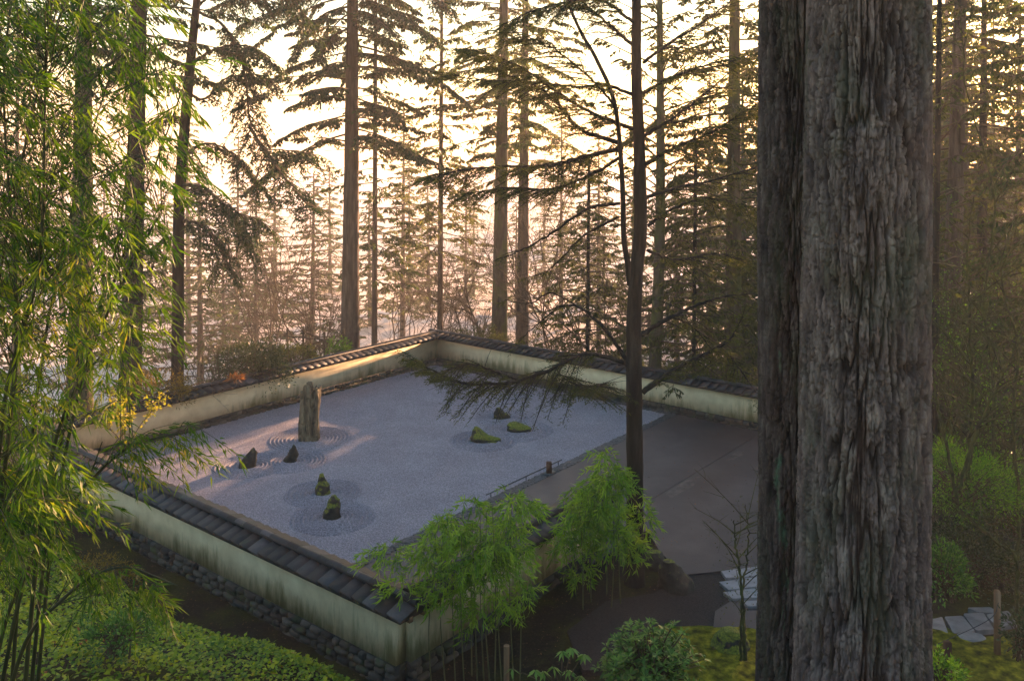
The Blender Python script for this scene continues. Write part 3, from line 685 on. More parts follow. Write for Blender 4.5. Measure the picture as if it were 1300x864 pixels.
def tree(name, label, xy_px, Y, dia, height, lean=0., crown=(6, None), nb=46, bl=(1.5, 3.8), up=.05, droop=.05, fm='needle', bm='bark', group=None, dens=1., step=.16, sec=.8, per=1, nw=.045, tert=.2, bare=0, tipd=.12, bend=.0, cat='tree', azr=None, base=None, tertstep=.09, wood=True, flare=.35, hang=.6):
    nw *= 1.8; tert *= 1.25; sec *= 1.25; step *= .72; nb = int(nb * 1.5)
    x = (xy_px - CX) * Y / F; z0 = gz(x, Y) - .15
    if base is None: base = A([x, Y, z0])
    top = base + A([lean, 0, height]); zc0, zc1 = crown[0], crown[1] or height
    t_ = thing(name, base, label, cat, group)
    _, P, r = trunk_mesh(base, top, dia, tipd, M[bm], t_, bend=bend, flare=flare)
    mb = MB()
    for k in range(nb):
        f = (k + R.random()) / nb; zz = base[2] + zc0 + (zc1 - zc0) * f
        c = A([np.interp(zz, P[:, 2], P[:, q]) for q in range(3)])
        fh = (zz - base[2]) / height
        L = (bl[1] + (bl[0] - bl[1]) * f) * R.uniform(.65, 1.15) * (1 if f > .1 else .8)
        az = k * 2.4 + R.uniform(-.5, .5) if azr is None else R.uniform(*azr)
        Pb = fir_branch(c, az, L, up + R.uniform(-.22, .22), droop * R.uniform(.5, 1.8), .7)
        tube(mb, Pb, np.linspace(.014 + .008 * L, .005, len(Pb)), 5, 0, tint=.5)
        foliage(mb, Pb, .22, step, sec * min(1, L / 2.5), tert, per, nw, mi=1, dens=dens, wood=wood, tertstep=tertstep, hang=hang, droop=.55)
    for k in range(bare):   # dead bare stubs and twigs under the crown
        zz = base[2] + R.uniform(1.5, zc0 + 3); c = A([np.interp(zz, P[:, 2], P[:, q]) for q in range(3)])
        Pb = fir_branch(c, R.uniform(0, 6.28), R.uniform(.5, 2.2), R.uniform(-.1, .2), .09, .5)
        tube(mb, Pb, np.linspace(.02, .004, len(Pb)), 4, 0, tint=.5)
        for w_ in range(3):
            i0 = R.integers(3, 11); Pt = fir_branch(Pb[i0], R.uniform(0, 6.28), R.uniform(.3, .8), 0, .1, .5); tube(mb, Pt, np.linspace(.008, .002, len(Pt)), 3, 0, tint=.5)
    mb.build('crown', [M['twig'] if bm != 'bark_moss' else M['mosstwig'], M[fm]], t_)
    return t_

# ------------------------------------------------------------------ foreground trunks with real bark relief
def voro(u, v, seed):
    """F1, F2-F1 and cell id of a jittered grid, u periodic left to the caller"""
    iu = np.floor(u).astype(int); iv = np.floor(v).astype(int)
    lat = np.random.default_rng(seed).random((128, 128, 3))
    f1 = np.full(u.shape, 9.); f2 = np.full(u.shape, 9.); cid = np.zeros(u.shape)
    for a in (-1, 0, 1):
        for b in (-1, 0, 1):
            cu, cv = iu + a, iv + b; L = lat[cu % 128, cv % 128]
            d = np.hypot(cu + L[..., 0] - u, cv + L[..., 1] - v)
            nf = d < f1
            f2 = np.where(nf, f1, np.minimum(f2, d)); cid = np.where(nf, L[..., 2], cid); f1 = np.where(nf, d, f1)
    return f1, f2 - f1, cid
def big_bark(name, k_=1.0):
    m, t, b = mat(name)
    v = objvec(t, (1, 1, .30)); vfine = objvec(t, (1, 1, .5))
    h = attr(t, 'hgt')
    n = noise(t, v, 9, 8, .7)
    r = ramp(t, n.outputs[0], [(.28, (.05 * k_, .038 * k_, .042 * k_)), (.5, (.165 * k_, .125 * k_, .12 * k_)), (.72, (.34 * k_, .28 * k_, .25 * k_))])
    rh = ramp(t, h, [(0, (.30, .24, .23)), (.4, (.75, .70, .68)), (1, (1.25, 1.22, 1.2))])  # furrows darkened by relief height: darker inner bark plus shade put into the colour
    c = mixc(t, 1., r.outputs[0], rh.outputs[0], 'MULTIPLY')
    n2_ = noise(t, objvec(t, (1, 1, .35)), 3.0, 6, .65); g = ramp(t, n2_.outputs[0], [(.50, (0, 0, 0)), (.66, (.60, .60, .60))])
    c = mixc(t, g.outputs[0], c, (.105, .115, .07))
    # turquoise lichen streak on one face
    sx = t.nodes.new('ShaderNodeNewGeometry'); ob = t.nodes.new('ShaderNodeAttribute'); ob.attribute_name = 'lich'
    n3 = noise(t, vfine, 14, 6, .7); mu = t.nodes.new('ShaderNodeMath'); mu.operation = 'MULTIPLY'
    t.links.new(ob.outputs['Fac'], mu.inputs[0]); t.links.new(n3.outputs[0], mu.inputs[1])
    lr = ramp(t, mu.outputs[0], [(.44, (0, 0, 0)), (.72, (.75, .75, .75))])
    c = mixc(t, lr.outputs[0], c, (.12, .26, .16))
    t.links.new(c, b.inputs['Base Color'])
    fine = noise(t, objvec(t, (1, 1, .5)), 60, 9, .8); bump(t, b, fine.outputs[0], 1., .022)
    b.inputs['Roughness'].default_value = .9; b.inputs['Specular IOR Level'].default_value = .25
    return m
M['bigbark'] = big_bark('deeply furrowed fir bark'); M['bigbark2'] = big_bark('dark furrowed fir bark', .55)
def big_trunk(name, label, pxl, pxr, pxl2, pxr2, Y, z0, z1, seed, lich=None, bow=0.0, bm='bigbark', relief=.080):
    """silhouette given at photo rows 0 and 864; the trunk is a real round shaft"""
    Xc0, Xc1 = [((a + b) / 2 - CX) * Y / F for a, b in ((pxl, pxr), (pxl2, pxr2))]
    r0, r1 = [((b - a) / 2) * Y / F * .925 for a, b in ((pxl, pxr), (pxl2, pxr2))]
    zt, zb = H - (0 - CY) * Y / F, H - (864 - CY) * Y / F
    base = A([Xc1, Y, z0]); t_ = thing(name, base, label, 'tree')
    def xc(z): return Xc1 + (Xc0 - Xc1) * (z - zb) / (zt - zb)
    def rad(z): return np.maximum((r1 + (r0 - r1) * np.clip((z - zb) / (zt - zb), -1, 9)) * np.where(z > zt, np.clip(1 - (z - zt) / 34, .15, 1), 1) + .22 * np.exp(-(z - z0) / .45), .08)
    k = 520; zs = np.concatenate([np.arange(z0, zt + .6, .0095), np.arange(zt + .6, z1, .25)])
    th = np.linspace(0, 2 * math.pi, k, endpoint=False); TH, ZZ = np.meshgrid(th, zs)
    Rr = rad(ZZ); circ = 2 * math.pi * r0
    # periodic noise domain: points on a cylinder
    q = np.stack([np.cos(TH) * r0, np.sin(TH) * r0, ZZ * .28], -1)
    cyl = lambda rf, zf, o, sd: fbm(np.stack([np.cos(TH) * r0 * rf, np.sin(TH) * r0 * rf, ZZ * zf], -1) + sd, o)
    wz = (cyl(2.2, 1.1, 3, seed) - .5) * 1.0 + (cyl(7, 4, 2, seed + 2) - .5) * .22     # sideways wander of the furrows
    TU = np.mod(TH - math.pi / 2, 2 * math.pi) / (2 * math.pi)                          # seam at the back
    uw = lambda n_c, zf, o, sd, wk=1.0: fbm(np.stack([TU * n_c + wz * wk * n_c * .030, ZZ * zf, TU * 0 + sd * .37], -1), o)
    nc = round(circ / .043)
    f1 = np.abs(uw(nc, 1.7, 4, seed + 5) - .5); f2 = np.abs(uw(nc * 2, 5.0, 3, seed + 17) - .5); f3 = np.abs(uw(nc * 4, 14, 2, seed + 29) - .5)
    brk = np.abs(uw(nc * .6, 13, 3, seed + 41) - .5)                   # short cross breaks
    ridge = ss(.010, .095, f1); mid = ss(0, .085, f2); micro = ss(0, .10, f3); cross = ss(0, .03, brk)
    big = cyl(9, 2.0, 4, 3)
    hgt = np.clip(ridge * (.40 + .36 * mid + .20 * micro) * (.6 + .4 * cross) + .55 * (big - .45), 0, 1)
    n_ = vn(np.stack([np.cos(TH) * 22, np.sin(TH) * 22, ZZ * 40], -1))
    Rd = Rr + relief * (hgt - .55) + .006 * (n_ - .5) + .05 * (fbm(np.stack([np.cos(TH) * .8, np.sin(TH) * .8, ZZ * .22], -1) + seed, 2) - .5)
    # buttress lobes low down
    Rd = Rd + .05 * np.sin(TH * 5 + seed) * np.exp(-(ZZ - z0) / .9)
    X = xc(ZZ) + np.cos(TH) * Rd; Yv = Y + np.sin(TH) * Rd
    mb = MB(); V = np.stack([X, Yv, ZZ], -1); n = len(zs); i = np.arange(n - 1)[:, None] * k; j = np.arange(k)[None]; j2 = (j + 1) % k
    mb.add(V, np.stack([i + j, i + j2, i + k + j2, i + k + j], -1).reshape(-1, 4), 0, .5)
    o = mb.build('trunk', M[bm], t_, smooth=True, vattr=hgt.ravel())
    l = np.zeros(TH.shape)
    if lich:
        for (pth, py0, py1, wd, st) in lich:
            za, zb_ = H - (py0 - CY) * Y / F, H - (py1 - CY) * Y / F
            ctr = pth + .12 * np.sin(ZZ * 3)
            l = np.maximum(l, st * np.exp(-((TH - ctr) / wd) ** 2) * ss(zb_ - .15, zb_ + .15, ZZ) * ss(za + .15, za - .15, ZZ))
    a3 = o.data.attributes.new('lich', 'FLOAT', 'POINT'); a3.data.foreach_set('value', l.astype(np.float32).ravel())
    # crown far above the frame
    mb = MB()
    for kk in range(46):
        zz = z0 + 11 + (z1 - z0 - 12) * (kk + R.random()) / 46; L = 5.2 * (1 - (zz - z0 - 11) / (z1 - z0)) * R.uniform(.7, 1.1)
        Pb = fir_branch(A([xc(zz), Y, zz]), kk * 2.4, L, .05, .06); tube(mb, Pb, np.linspace(.06, .01, 12), 5, 0, tint=.5)
        foliage(mb, Pb, .25, .26, .9, .3, 1, .08, mi=1, wood=False)
    mb.build('crown', [M['twig'], M['needle']], t_)
    return t_, xc, rad
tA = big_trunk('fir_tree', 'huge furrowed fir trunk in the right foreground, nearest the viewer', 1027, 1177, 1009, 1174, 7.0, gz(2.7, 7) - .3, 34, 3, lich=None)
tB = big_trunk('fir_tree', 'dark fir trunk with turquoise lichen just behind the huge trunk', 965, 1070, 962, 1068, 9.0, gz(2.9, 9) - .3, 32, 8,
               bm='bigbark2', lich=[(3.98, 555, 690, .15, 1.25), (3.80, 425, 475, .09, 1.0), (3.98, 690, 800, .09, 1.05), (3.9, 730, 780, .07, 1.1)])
# thin vines climbing the near trunk
mb = MB(); _, xcA, radA = tA
for k in range(9):
    th0 = 4.71 + R.uniform(-1.1, .9); z = np.linspace(gz(2.7, 7) + .0, R.uniform(5.1, 6.1), 24)
    th = th0 + .06 * np.sin(z * 5 + k) + np.cumsum(R.normal(0, .012, 24)); r_ = radA(z) + .014
    tube(mb, np.stack([xcA(z) + np.cos(th) * r_, 7 + np.sin(th) * r_, z], 1), np.linspace(.008, .003, 24), 5, 0, jit=.1)
vn_ = mb.build('climbing_vine', M['twig'], smooth=True); tag(vn_, 'thin bare vines climbing the foot of the huge trunk', 'vine')

# ------------------------------------------------------------------ the pine in the middle
def middle_tree():
    Y = 18.7; base = at(806, 748, -.25); base[0] = (806 - CX) * base[1] / F; Yb = base[1]
    t_ = thing('pine_tree', base, 'slender dark tree with sweeping bare limbs standing before the terrace', 'tree')
    def p(x, y, dy=0): return atd(x, y, Yb + dy)
    P = spline([base + A([0, 0, -.2]), p(806, 700), p(806, 600), p(805, 500), p(805, 400), p(808, 345), p(813, 290), p(812, 200), p(808, 100), p(808, 0), p(806, -130), p(800, -330)], 90)
    h = P[:, 2] - P[0, 2]; r = np.interp(h, [0, .6, 2, 5, 7, 12, 18], [.25, .20, .175, .16, .14, .10, .03])
    mb = MB(); tube(mb, P, r, 26, 0, jit=.03); trunk = mb.build('trunk', M['bark_dark'], t_, smooth=True)
    mb = MB(); Q = spline([p(800, 362, 0), p(797, 335, -.05), p(792, 300, -.1), p(790, 230, -.2), p(781, 135, -.4), p(758, 77, -.5), p(738, 42, -.6), p(720, 0, -.8), p(700, -60, -1)], 40)
    tube(mb, Q, np.linspace(.068, .022, 40), 12, 0, jit=.03); mb.build('second_stem', M['bark_dark'], t_, smooth=True)
    mb = MB()
    br = [  # pixel path, depth drift, start radius, foliage size, density
        ([(806, 165), (735, 135), (660, 85), (600, 62)], -1.5, .045, .75, 1.0),
        ([(808, 123), (769, 108), (731, 110), (669, 104), (615, 102), (560, 92)], 1.6, .04, .7, 1.),
        ([(790, 188), (738, 200), (700, 210), (661, 211), (600, 214), (545, 226)], -2.0, .05, .85, 1.3),
        ([(790, 182), (738, 165), (708, 131), (685, 112), (638, 92), (590, 60)], -.4, .05, .6, .8),
        ([(788, 200), (750, 222), (700, 240), (650, 238), (590, 246)], 1.3, .04, .75, 1.2),
        ([(787, 258), (746, 265), (700, 296), (665, 316), (628, 331)], -1.2, .035, .45, .5),
        ([(786, 275), (740, 300), (700, 340), (672, 352)], 1.6, .03, .4, .5),
        ([(817, 79), (846, 58), (900, 23), (955, -20)], 1.2, .04, .7, .8),
        ([(817, 118), (850, 100), (900, 82), (950, 70)], -1.4, .04, .7, .9),
        ([(817, 173), (854, 150), (900, 115), (955, 66)], .9, .045, .7, .8),
        ([(818, 210), (861, 185), (900, 169), (965, 130)], -.9, .045, .7, 1.),
        ([(821, 250), (861, 238), (900, 230), (968, 210)], .8, .04, .7, 1.),
        ([(823, 286), (854, 265), (900, 252), (955, 262)], -1.3, .035, .6, 1.),
        ([(822, 318), (860, 330), (910, 322), (960, 335)], 1.7, .03, .6, .9),
        ([(815, 424), (853, 402), (905, 380), (955, 372)], .6, .055, .6, .7),
        ([(815, 498), (860, 467), (902, 446), (926, 431), (945, 398)], -.5, .06, .5, .8),
        ([(902, 446), (925, 450), (940, 470), (962, 500)], -.8, .025, .5, .9),
        ([(853, 402), (880, 415), (905, 450), (890, 474)], 1.2, .02, .45, .7),
        ([(795, 457), (770, 420), (742, 394), (714, 387), (687, 408), (660, 430)], .9, .045, .5, .7),
        ([(742, 394), (700, 372), (672, 385), (640, 380)], .4, .02, .45, .6),
        ([(794, 460), (742, 449), (704, 467), (659, 483), (607, 488), (575, 482), (548, 469), (528, 458)], -1.0, .05, .80, 1.5),
        ([(704, 467), (720, 482), (740, 490), (765, 488)], -1.6, .02, .7, 1.4),
        ([(659, 483), (640, 476), (600, 462), (570, 468)], -.2, .02, .6, 1.2),
        ([(806, 60), (760, 20), (700, -30)], .8, .04, .8, 1.), ([(806, 30), (760, 0), (690, 10), (640, 30)], -1., .04, .8, 1.),
        ([(781, 135), (750, 100), (700, 60), (650, 40)], -1.2, .03, .7, 1.)]
    for pts, dz, r0, sz, dens in br:
        n = len(pts); P_ = [atd(x, y, Yb + dz * (k / (n - 1)) - (.0 if k else 0)) for k, (x, y) in enumerate(pts)]
        Pb = spline(P_, 40); Pb += R.normal(0, .008, Pb.shape); 
        tube(mb, Pb, np.linspace(r0, .008, 40), 8, 0, jit=.05)
        reps = 2 if dens >= .8 else 1
        for _ in range(reps):
            foliage(mb, Pb, .14, .10, sz * 1.75, .22, 6, .015, .075, mi=1, droop=.22, hang=.25, dens=min(1, dens), tipgrow=.5, tertstep=.075)
        # bare fine twigs
        for w_ in range(7):
            i0 = R.integers(6, 38); Pt = fir_branch(Pb[i0], R.uniform(0, 6.28), R.uniform(.3, 1.0), R.uniform(-.3, .5), .15, .7); tube(mb, Pt, np.linspace(.008, .002, len(Pt)), 4, 0, tint=.5)
    # upper crown out of frame
    for k in range(26):
        zz = 12.2 + 4.6 * k / 26; c = A([np.interp(zz, P[:, 2], P[:, q]) for q in range(3)])
        Pb = fir_branch(c, k * 2.4, 3.6 * (1 - .6 * k / 26), .2, .05); tube(mb, Pb, np.linspace(.035, .006, 12), 5, 0, tint=.5)
        foliage(mb, Pb, .2, .16, .7, .2, 1, .04, mi=1, wood=False)
    mb.build('crown', [M['bark_dark'], M['needle_warm']], t_)
middle_tree()

# ------------------------------------------------------------------ trees beyond the walls
G1 = 'trees beyond the garden walls'
tree('fir_tree', 'broad pale trunk mostly veiled by the bamboo at far left', 100, 30, .88, 27, .35, (13, None), 40, (1.5, 4.5), bm='bark_moss', group=G1, bare=4)
tree('fir_tree', 'straight almost black trunk right beside the bamboo', 163, 28.6, .74, 27, .7, (12, None), 40, (1.5, 4.5), bm='bark_dark', group=G1, bare=7)
# hemlock with drooping boughs
def hemlock():
    Y = 30; base = atd(224, 0, Y); base[2] = gz(base[0], Y) - .1
    t_ = thing('hemlock_tree', base, 'leaning dark hemlock with drooping boughs on its right side', 'tree', G1)
    P = spline([base, atd(226, 400, Y), atd(228, 250, Y), atd(240, 100, Y), atd(250, 0, Y), atd(262, -120, Y), atd(280, -330, Y)], 70)
    mb = MB(); tube(mb, P, np.interp(np.linspace(0, 1, 70), [0, .06, .5, 1], [.30, .21, .16, .04]), 18, 0, jit=.02); mb.build('trunk', M['bark_dark'], t_, smooth=True)
    mb = MB()
    br = [([(252, 15), (285, 35), (310, 90), (317, 150), (330, 185), (365, 190), (398, 196)], -1.5, 1.3), ([(317, 160), (345, 205), (370, 235), (392, 262)], -2.0, 1.2),
          ([(250, 10), (275, -10), (320, -5), (370, 10)], 1, 1.2), ([(240, 120), (262, 125), (285, 100), (330, 95), (352, 110)], .8, .9),
          ([(232, 200), (260, 182), (295, 195), (330, 235)], -1, 1.2), ([(230, 235), (258, 238), (290, 262), (330, 280)], -1.2, 1.4),
          ([(229, 262), (262, 258), (300, 275), (318, 315)], .8, 1.4), ([(229, 280), (255, 285), (275, 310), (290, 345)], -.8, 1.3),
          ([(228, 300), (208, 305), (195, 335), (190, 370)], .6, 1.1), ([(238, 150), (205, 150), (180, 175), (170, 200)], -.8, 1.1), ([(245, 60), (210, 55), (180, 70), (150, 100)], .8, 1.2),
          ([(244, 80), (280, 60), (320, 60), (350, 85)], -1.8, 1.0), ([(256, -30), (300, -60), (350, -30), (395, 30)], -1, 1.3), ([(255, -30), (215, -50), (170, -20), (140, 20)], -1, 1.3)]
    for pts, dz, sz in br:
        Pb = spline([atd(x, y, Y + dz * k / (len(pts) - 1)) for k, (x, y) in enumerate(pts)], 30); Pb += R.normal(0, .015, Pb.shape)
        tube(mb, Pb, np.linspace(.055, .012, 30), 6, 0)
        for _ in range(3): foliage(mb, Pb, .14, .17, sz * .95, .28, 2, .05, .19, mi=1, droop=.55, hang=.8, tipgrow=.8, tertstep=.075)
    for k in range(30):
        zz = 17 + 6 * k / 30; c = A([np.interp(zz, P[:, 2], P[:, q]) for q in range(3)]); Pb = fir_branch(c, k * 2.4, 4 * (1 - .6 * k / 30), .1, .08)
        tube(mb, Pb, np.linspace(.05, .01, 12), 5, 0, tint=.5); foliage(mb, Pb, .2, .2, .8, .24, 1, .05, mi=1, wood=False)
    mb.build('crown', [M['twig'], M['needle_blue']], t_)
hemlock()
T4 = tree('fir_tree', 'tall straight fir trunk rising right behind the far left wall', 444, 40, .86, 34, .25, (10.5, None), 90, (2.0, 5.2), up=.02, fm='needle_blue', group=G1, bare=5, per=1, nw=.055, tert=.26, step=.13)
for pts, dz, sz in [([(444, -22), (400, -12), (350, 12), (305, 32)], -2, 1.1), ([(444, 8), (412, 18), (388, 42), (372, 72)], -1, .9), ([(446, -5), (480, 5), (520, 25), (556, 52)], -2, 1.1), ([(446, 28), (478, 46), (506, 76)], 1, .8),
                    ([(444, 36), (424, 46), (404, 78)], -2, .8), ([(446, -45), (510, -28), (575, 12)], -1, 1.1), ([(444, -40), (390, -40), (330, -15), (270, 10)], 1, 1.1), ([(446, 14), (470, 18), (500, 44)], -3, .9)]:
    mb = MB(); Pb = spline([atd(x, y, 40 + dz * k / (len(pts) - 1)) for k, (x, y) in enumerate(pts)], 30); tube(mb, Pb, np.linspace(.06, .012, 30), 6, 0)
    for _ in range(3): foliage(mb, Pb, .12, .15, sz * .95, .30, 2, .06, .2, mi=1, droop=.5, hang=.7, tipgrow=.8, tertstep=.08)
    mb.build('bough', [M['twig'], M['needle_blue']], T4)
tree('fir_tree', 'thin fir between the tall fir and the wall corner', 475, 47, .34, 26, .1, (6.0, None), 62, (.9, 3.0), up=-.05, droop=.03, fm='needle', group=G1, nw=.06, tert=.26, step=.2, dens=.7)
tree('fir_tree', 'thin sunlit fir just behind the wall corner', 558, 50, .38, 27, .15, (8.5, None), 60, (.9, 3.4), up=-.03, fm='needle_warm', group=G1, nw=.06, tert=.26, step=.2, dens=.7)
tree('fir_tree', 'golden rimmed fir trunk, left of a close pair', 633, 44, .84, 33, .45, (11, None), 58, (1.8, 4.6), fm='needle', group=G1, bare=8, nw=.055, tert=.24, bm='bark_moss')
tree('fir_tree', 'hazy fir trunk, right of a close pair', 662, 50, .80, 33, .35, (12.5, None), 52, (1.8, 4.6), fm='needle_warm', group=G1, bare=6, nw=.055, tert=.24)
tree('maple_tree', 'pale mossy trunk close behind the slender pine', 828, 33, .50, 20, .5, (5.5, None), 52, (1.6, 4.2), up=.55, droop=.03, fm='needle_warm', bm='bark_moss', group=G1, nw=.05, tert=.18, dens=.5, bend=.12)
tree('fir_tree', 'mossy fir trunk between the slender pine and the lichen trunk', 930, 35, .72, 30, .15, (3.6, None), 74, (1.8, 5.0), fm='needle_warm', bm='bark_moss', group=G1, bare=6, nw=.05, tert=.22)
tree('fir_tree', 'leaning fir trunk in sunbeams right of the huge trunk', 1204, 30, .66, 28, .8, (9, None), 55, (1.6, 4.5), fm='needle_warm', group=G1, bare=12)
tree('sapling', 'thin dark sapling hugging the right edge of the huge trunk', 1184, 24, .2, 14, .2, (5, None), 34, (.8, 2.4), up=.5, fm='needle_warm', bm='bark_dark', group=G1, dens=.35)
tree('cedar_tree', 'dark bushy cedar filling the right edge of the view', 1338, 25, .5, 24, -.2, (1.2, None), 110, (1.0, 3.2), up=-.05, droop=.07, fm='needle', bm='bark_dark', group=G1, step=.12, nw=.045)
tree('cedar_tree', 'bushy cedar in the shade right of the leaning fir', 1245, 38, .5, 22, .2, (.8, None), 110, (1.2, 4.2), up=-.05, droop=.07, fm='needle_warm', bm='bark_dark', group=G1, step=.14, nw=.05)
tree('cedar_tree', 'low dense cedar behind the end of the far right wall', 985, 41, .45, 17, .2, (.8, None), 110, (1.0, 4.2), up=-.03, droop=.06, fm='needle_warm', bm='bark_dark', group=G1, step=.13, nw=.055)
# open evergreen saplings whose fine sprays veil the light above the far right wall
tree('hemlock_sapling', 'wispy young hemlock above the far right wall, left of the slender pine', 745, 38, .16, 10, .1, (1.5, None), 60, (.6, 2.6), up=.1, droop=.08, fm='needle_warm', bm='bark_dark', group=G1, step=.16, nw=.04, dens=.6)
tree('hemlock_sapling', 'wispy young hemlock right of the slender pine above the wall', 880, 32, .16, 10, .1, (1.5, None), 70, (.6, 2.8), up=.1, droop=.08, fm='needle_warm', bm='bark_dark', group=G1, step=.15, nw=.04, dens=.7)

# far misty firs: three kinds copied through the mist
def far_proto(nm, lb, x, y, hgt, low, bl, dens, fm, nb=95):
    base = A([x, y, gz(x, y) - .3]); t_ = thing(nm, base, lb, 'tree', 'misty trees far beyond the walls')
    trunk_mesh(base, base + A([.2, 0, hgt]), .6, .1, M['bark'], t_, k=10, n=20, jit=0)
    mb = MB()
    for k in range(nb):
        f = (k + R.random()) / nb; zz = low + (hgt - low) * f; L = (bl * (1 - f) + .6) * R.uniform(.6, 1.2)
        Pb = fir_branch(base + A([.2 * zz / hgt, 0, zz]), k * 2.4 + R.uniform(-.5, .5), L, R.uniform(-.1, .15), .03); tube(mb, Pb, np.linspace(.06, .015, 12), 4, 0, tint=.5)
        foliage(mb, Pb, .15, .22, 1.1, .42, 1, .15, mi=1, dens=dens, wood=False, tertstep=.14)
    mb.build('crown', [M['twig'], M[fm]], t_); return t_
fp = [far_proto('fir_tree', 'full misty fir low in the distance', -20, 78, 19, 1.5, 4.2, .8, 'needle'),
      far_proto('fir_tree', 'tall bare stemmed misty fir', 6, 74, 27, 9, 4.4, .7, 'needle_warm'),
      far_proto('fir_tree', 'thin crowned misty fir', -33, 70, 24, 6, 2.6, .6, 'needle')]
dp = far_proto('fir_tree', 'dense shaded fir in the wood towards the sun, placed for its shade', 30, 70, 22, 1.0, 4.6, 1., 'needle_warm', 130)
far = [(0, 395, 66), (0, 350, 92), (0, 420, 104), (2, 300, 84), (1, 510, 76), (2, 520, 98), (0, 600, 108), (1, 712, 82), (2, 590, 90), (1, 760, 72), (0, 760, 98), (2, 690, 110),
       (0, 860, 66), (1, 900, 74), (0, 945, 60), (1, 1000, 70), (0, 1040, 58), (0, 1230, 52), (1, 1205, 62), (0, 1290, 56), (2, 1260, 74), (1, 20, 60), (0, -30, 48), (2, 130, 74), (0, 210, 96), (1, 80, 90), (0, 1360, 66), (1, 1180, 88), (0, 1110, 54), (1, 1080, 84)]
words = ['left of the tall straight fir', 'between tall fir and hemlock', 'just left of the tall straight fir, very pale', 'right of the hemlock', 'between thin fir and corner fir', 'left of the corner fir, very faint', 'right of the corner fir, faint and low', 'right of the close pair', 'between corner fir and the close pair', 'left of the slender pine', 'low and faint left of the slender pine', 'faint behind the close pair',
         'right behind the slender pine', 'left of the mossy fir', 'low beside the lichen trunk', 'behind the lichen trunk', 'behind the two foreground trunks', 'low right of the huge trunk', 'behind the leaning fir', 'near the right edge', 'faint at the right edge', 'at the far left behind bamboo', 'low at the left edge behind bamboo', 'behind the black trunk', 'low left of the hemlock', 'faint behind the pale left trunk', 'beyond the right edge', 'hard right of the huge trunk', 'low behind the huge trunk', 'high behind the huge trunk']
kinds = ['full low misty fir', 'tall bare stemmed misty fir', 'thin crowned misty fir']
far += [(0, 255, 62), (0, 285, 78), (0, 325, 70), (0, 175, 60), (2, 240, 84), (0, 470, 84), (0, 545, 92), (0, 655, 88)]
words += ['just right of the black trunk', 'faint right of the hemlock', 'above the round dark shrub', 'beside the black trunk', 'thin and faint by the hemlock', 'behind the thin fir', 'faint behind the corner fir', 'faint behind the close pair, right side']
used = [0, 0, 0]; wood_spots = []
# the wood towards the sun, whose shade lies over the garden
rgw = np.random.default_rng(21)
for row, dist in enumerate((54, 70, 88)):
    for k in range(7):
        p_ = -14.5 + 5.0 * k + rgw.uniform(-1., 1.) + (2.5 if row % 2 else 0)
        x = p_ * math.cos(SUN_AZ) + dist * math.sin(SUN_AZ) + 5; y = -p_ * math.sin(SUN_AZ) + dist * math.cos(SUN_AZ) + 4
        wood_spots.append((x, y, rgw.uniform(.62, .85), rgw.uniform(0, 6.28)))
for (kd, px, Y), wd in zip(far, words):
    x = (px - CX) * Y / F; loc = (x, Y, gz(x, Y) - .3); lb = kinds[kd] + ' ' + wd
    if not used[kd]: fp[kd].location = loc; fp[kd]['label'] = lb; used[kd] = 1
    else: dup(fp[kd], loc, R.uniform(0, 6.28), lb, R.uniform(.85, 1.15))
for p_, dist, s_ in ((-15.3, 62, .95), (-13, 66, 1.0), (-10, 60, .95), (-15.6, 80, 1.05), (-12.5, 84, 1.1), (-9, 76, 1.05), (-15.8, 96, 1.1), (-14.2, 58, 1.35), (-6.2, 50, 1.15), (-11.8, 66, 1.4), (-9.2, 60, 1.4), (-7.2, 70, 1.4), (-13, 78, 1.4), (-25.5, 60, .9), (-27, 84, 1.0), (-8, 64, .95), (-5, 80, 1.05)):  # extra firs mostly hidden behind the big trunks, added to block the low sun
    wood_spots.append((p_ * math.cos(SUN_AZ) + dist * math.sin(SUN_AZ) + 1, -p_ * math.sin(SUN_AZ) + dist * math.cos(SUN_AZ) + 2, s_, rgw.uniform(0, 6.28)))
for x, y, s_, rz in wood_spots:
    if not used[0] == 2: dp.location = (x, y, gz(x, y) - .3); dp['group'] = 'dense firs of the wood at right'; used[0] = 2; continue
    d_ = dup(dp, (x, y, gz(x, y) - .3), rz, 'dense shaded fir in the wood towards the sun, placed for its shade', s_)
    d_['group'] = 'dense firs of the wood at right'

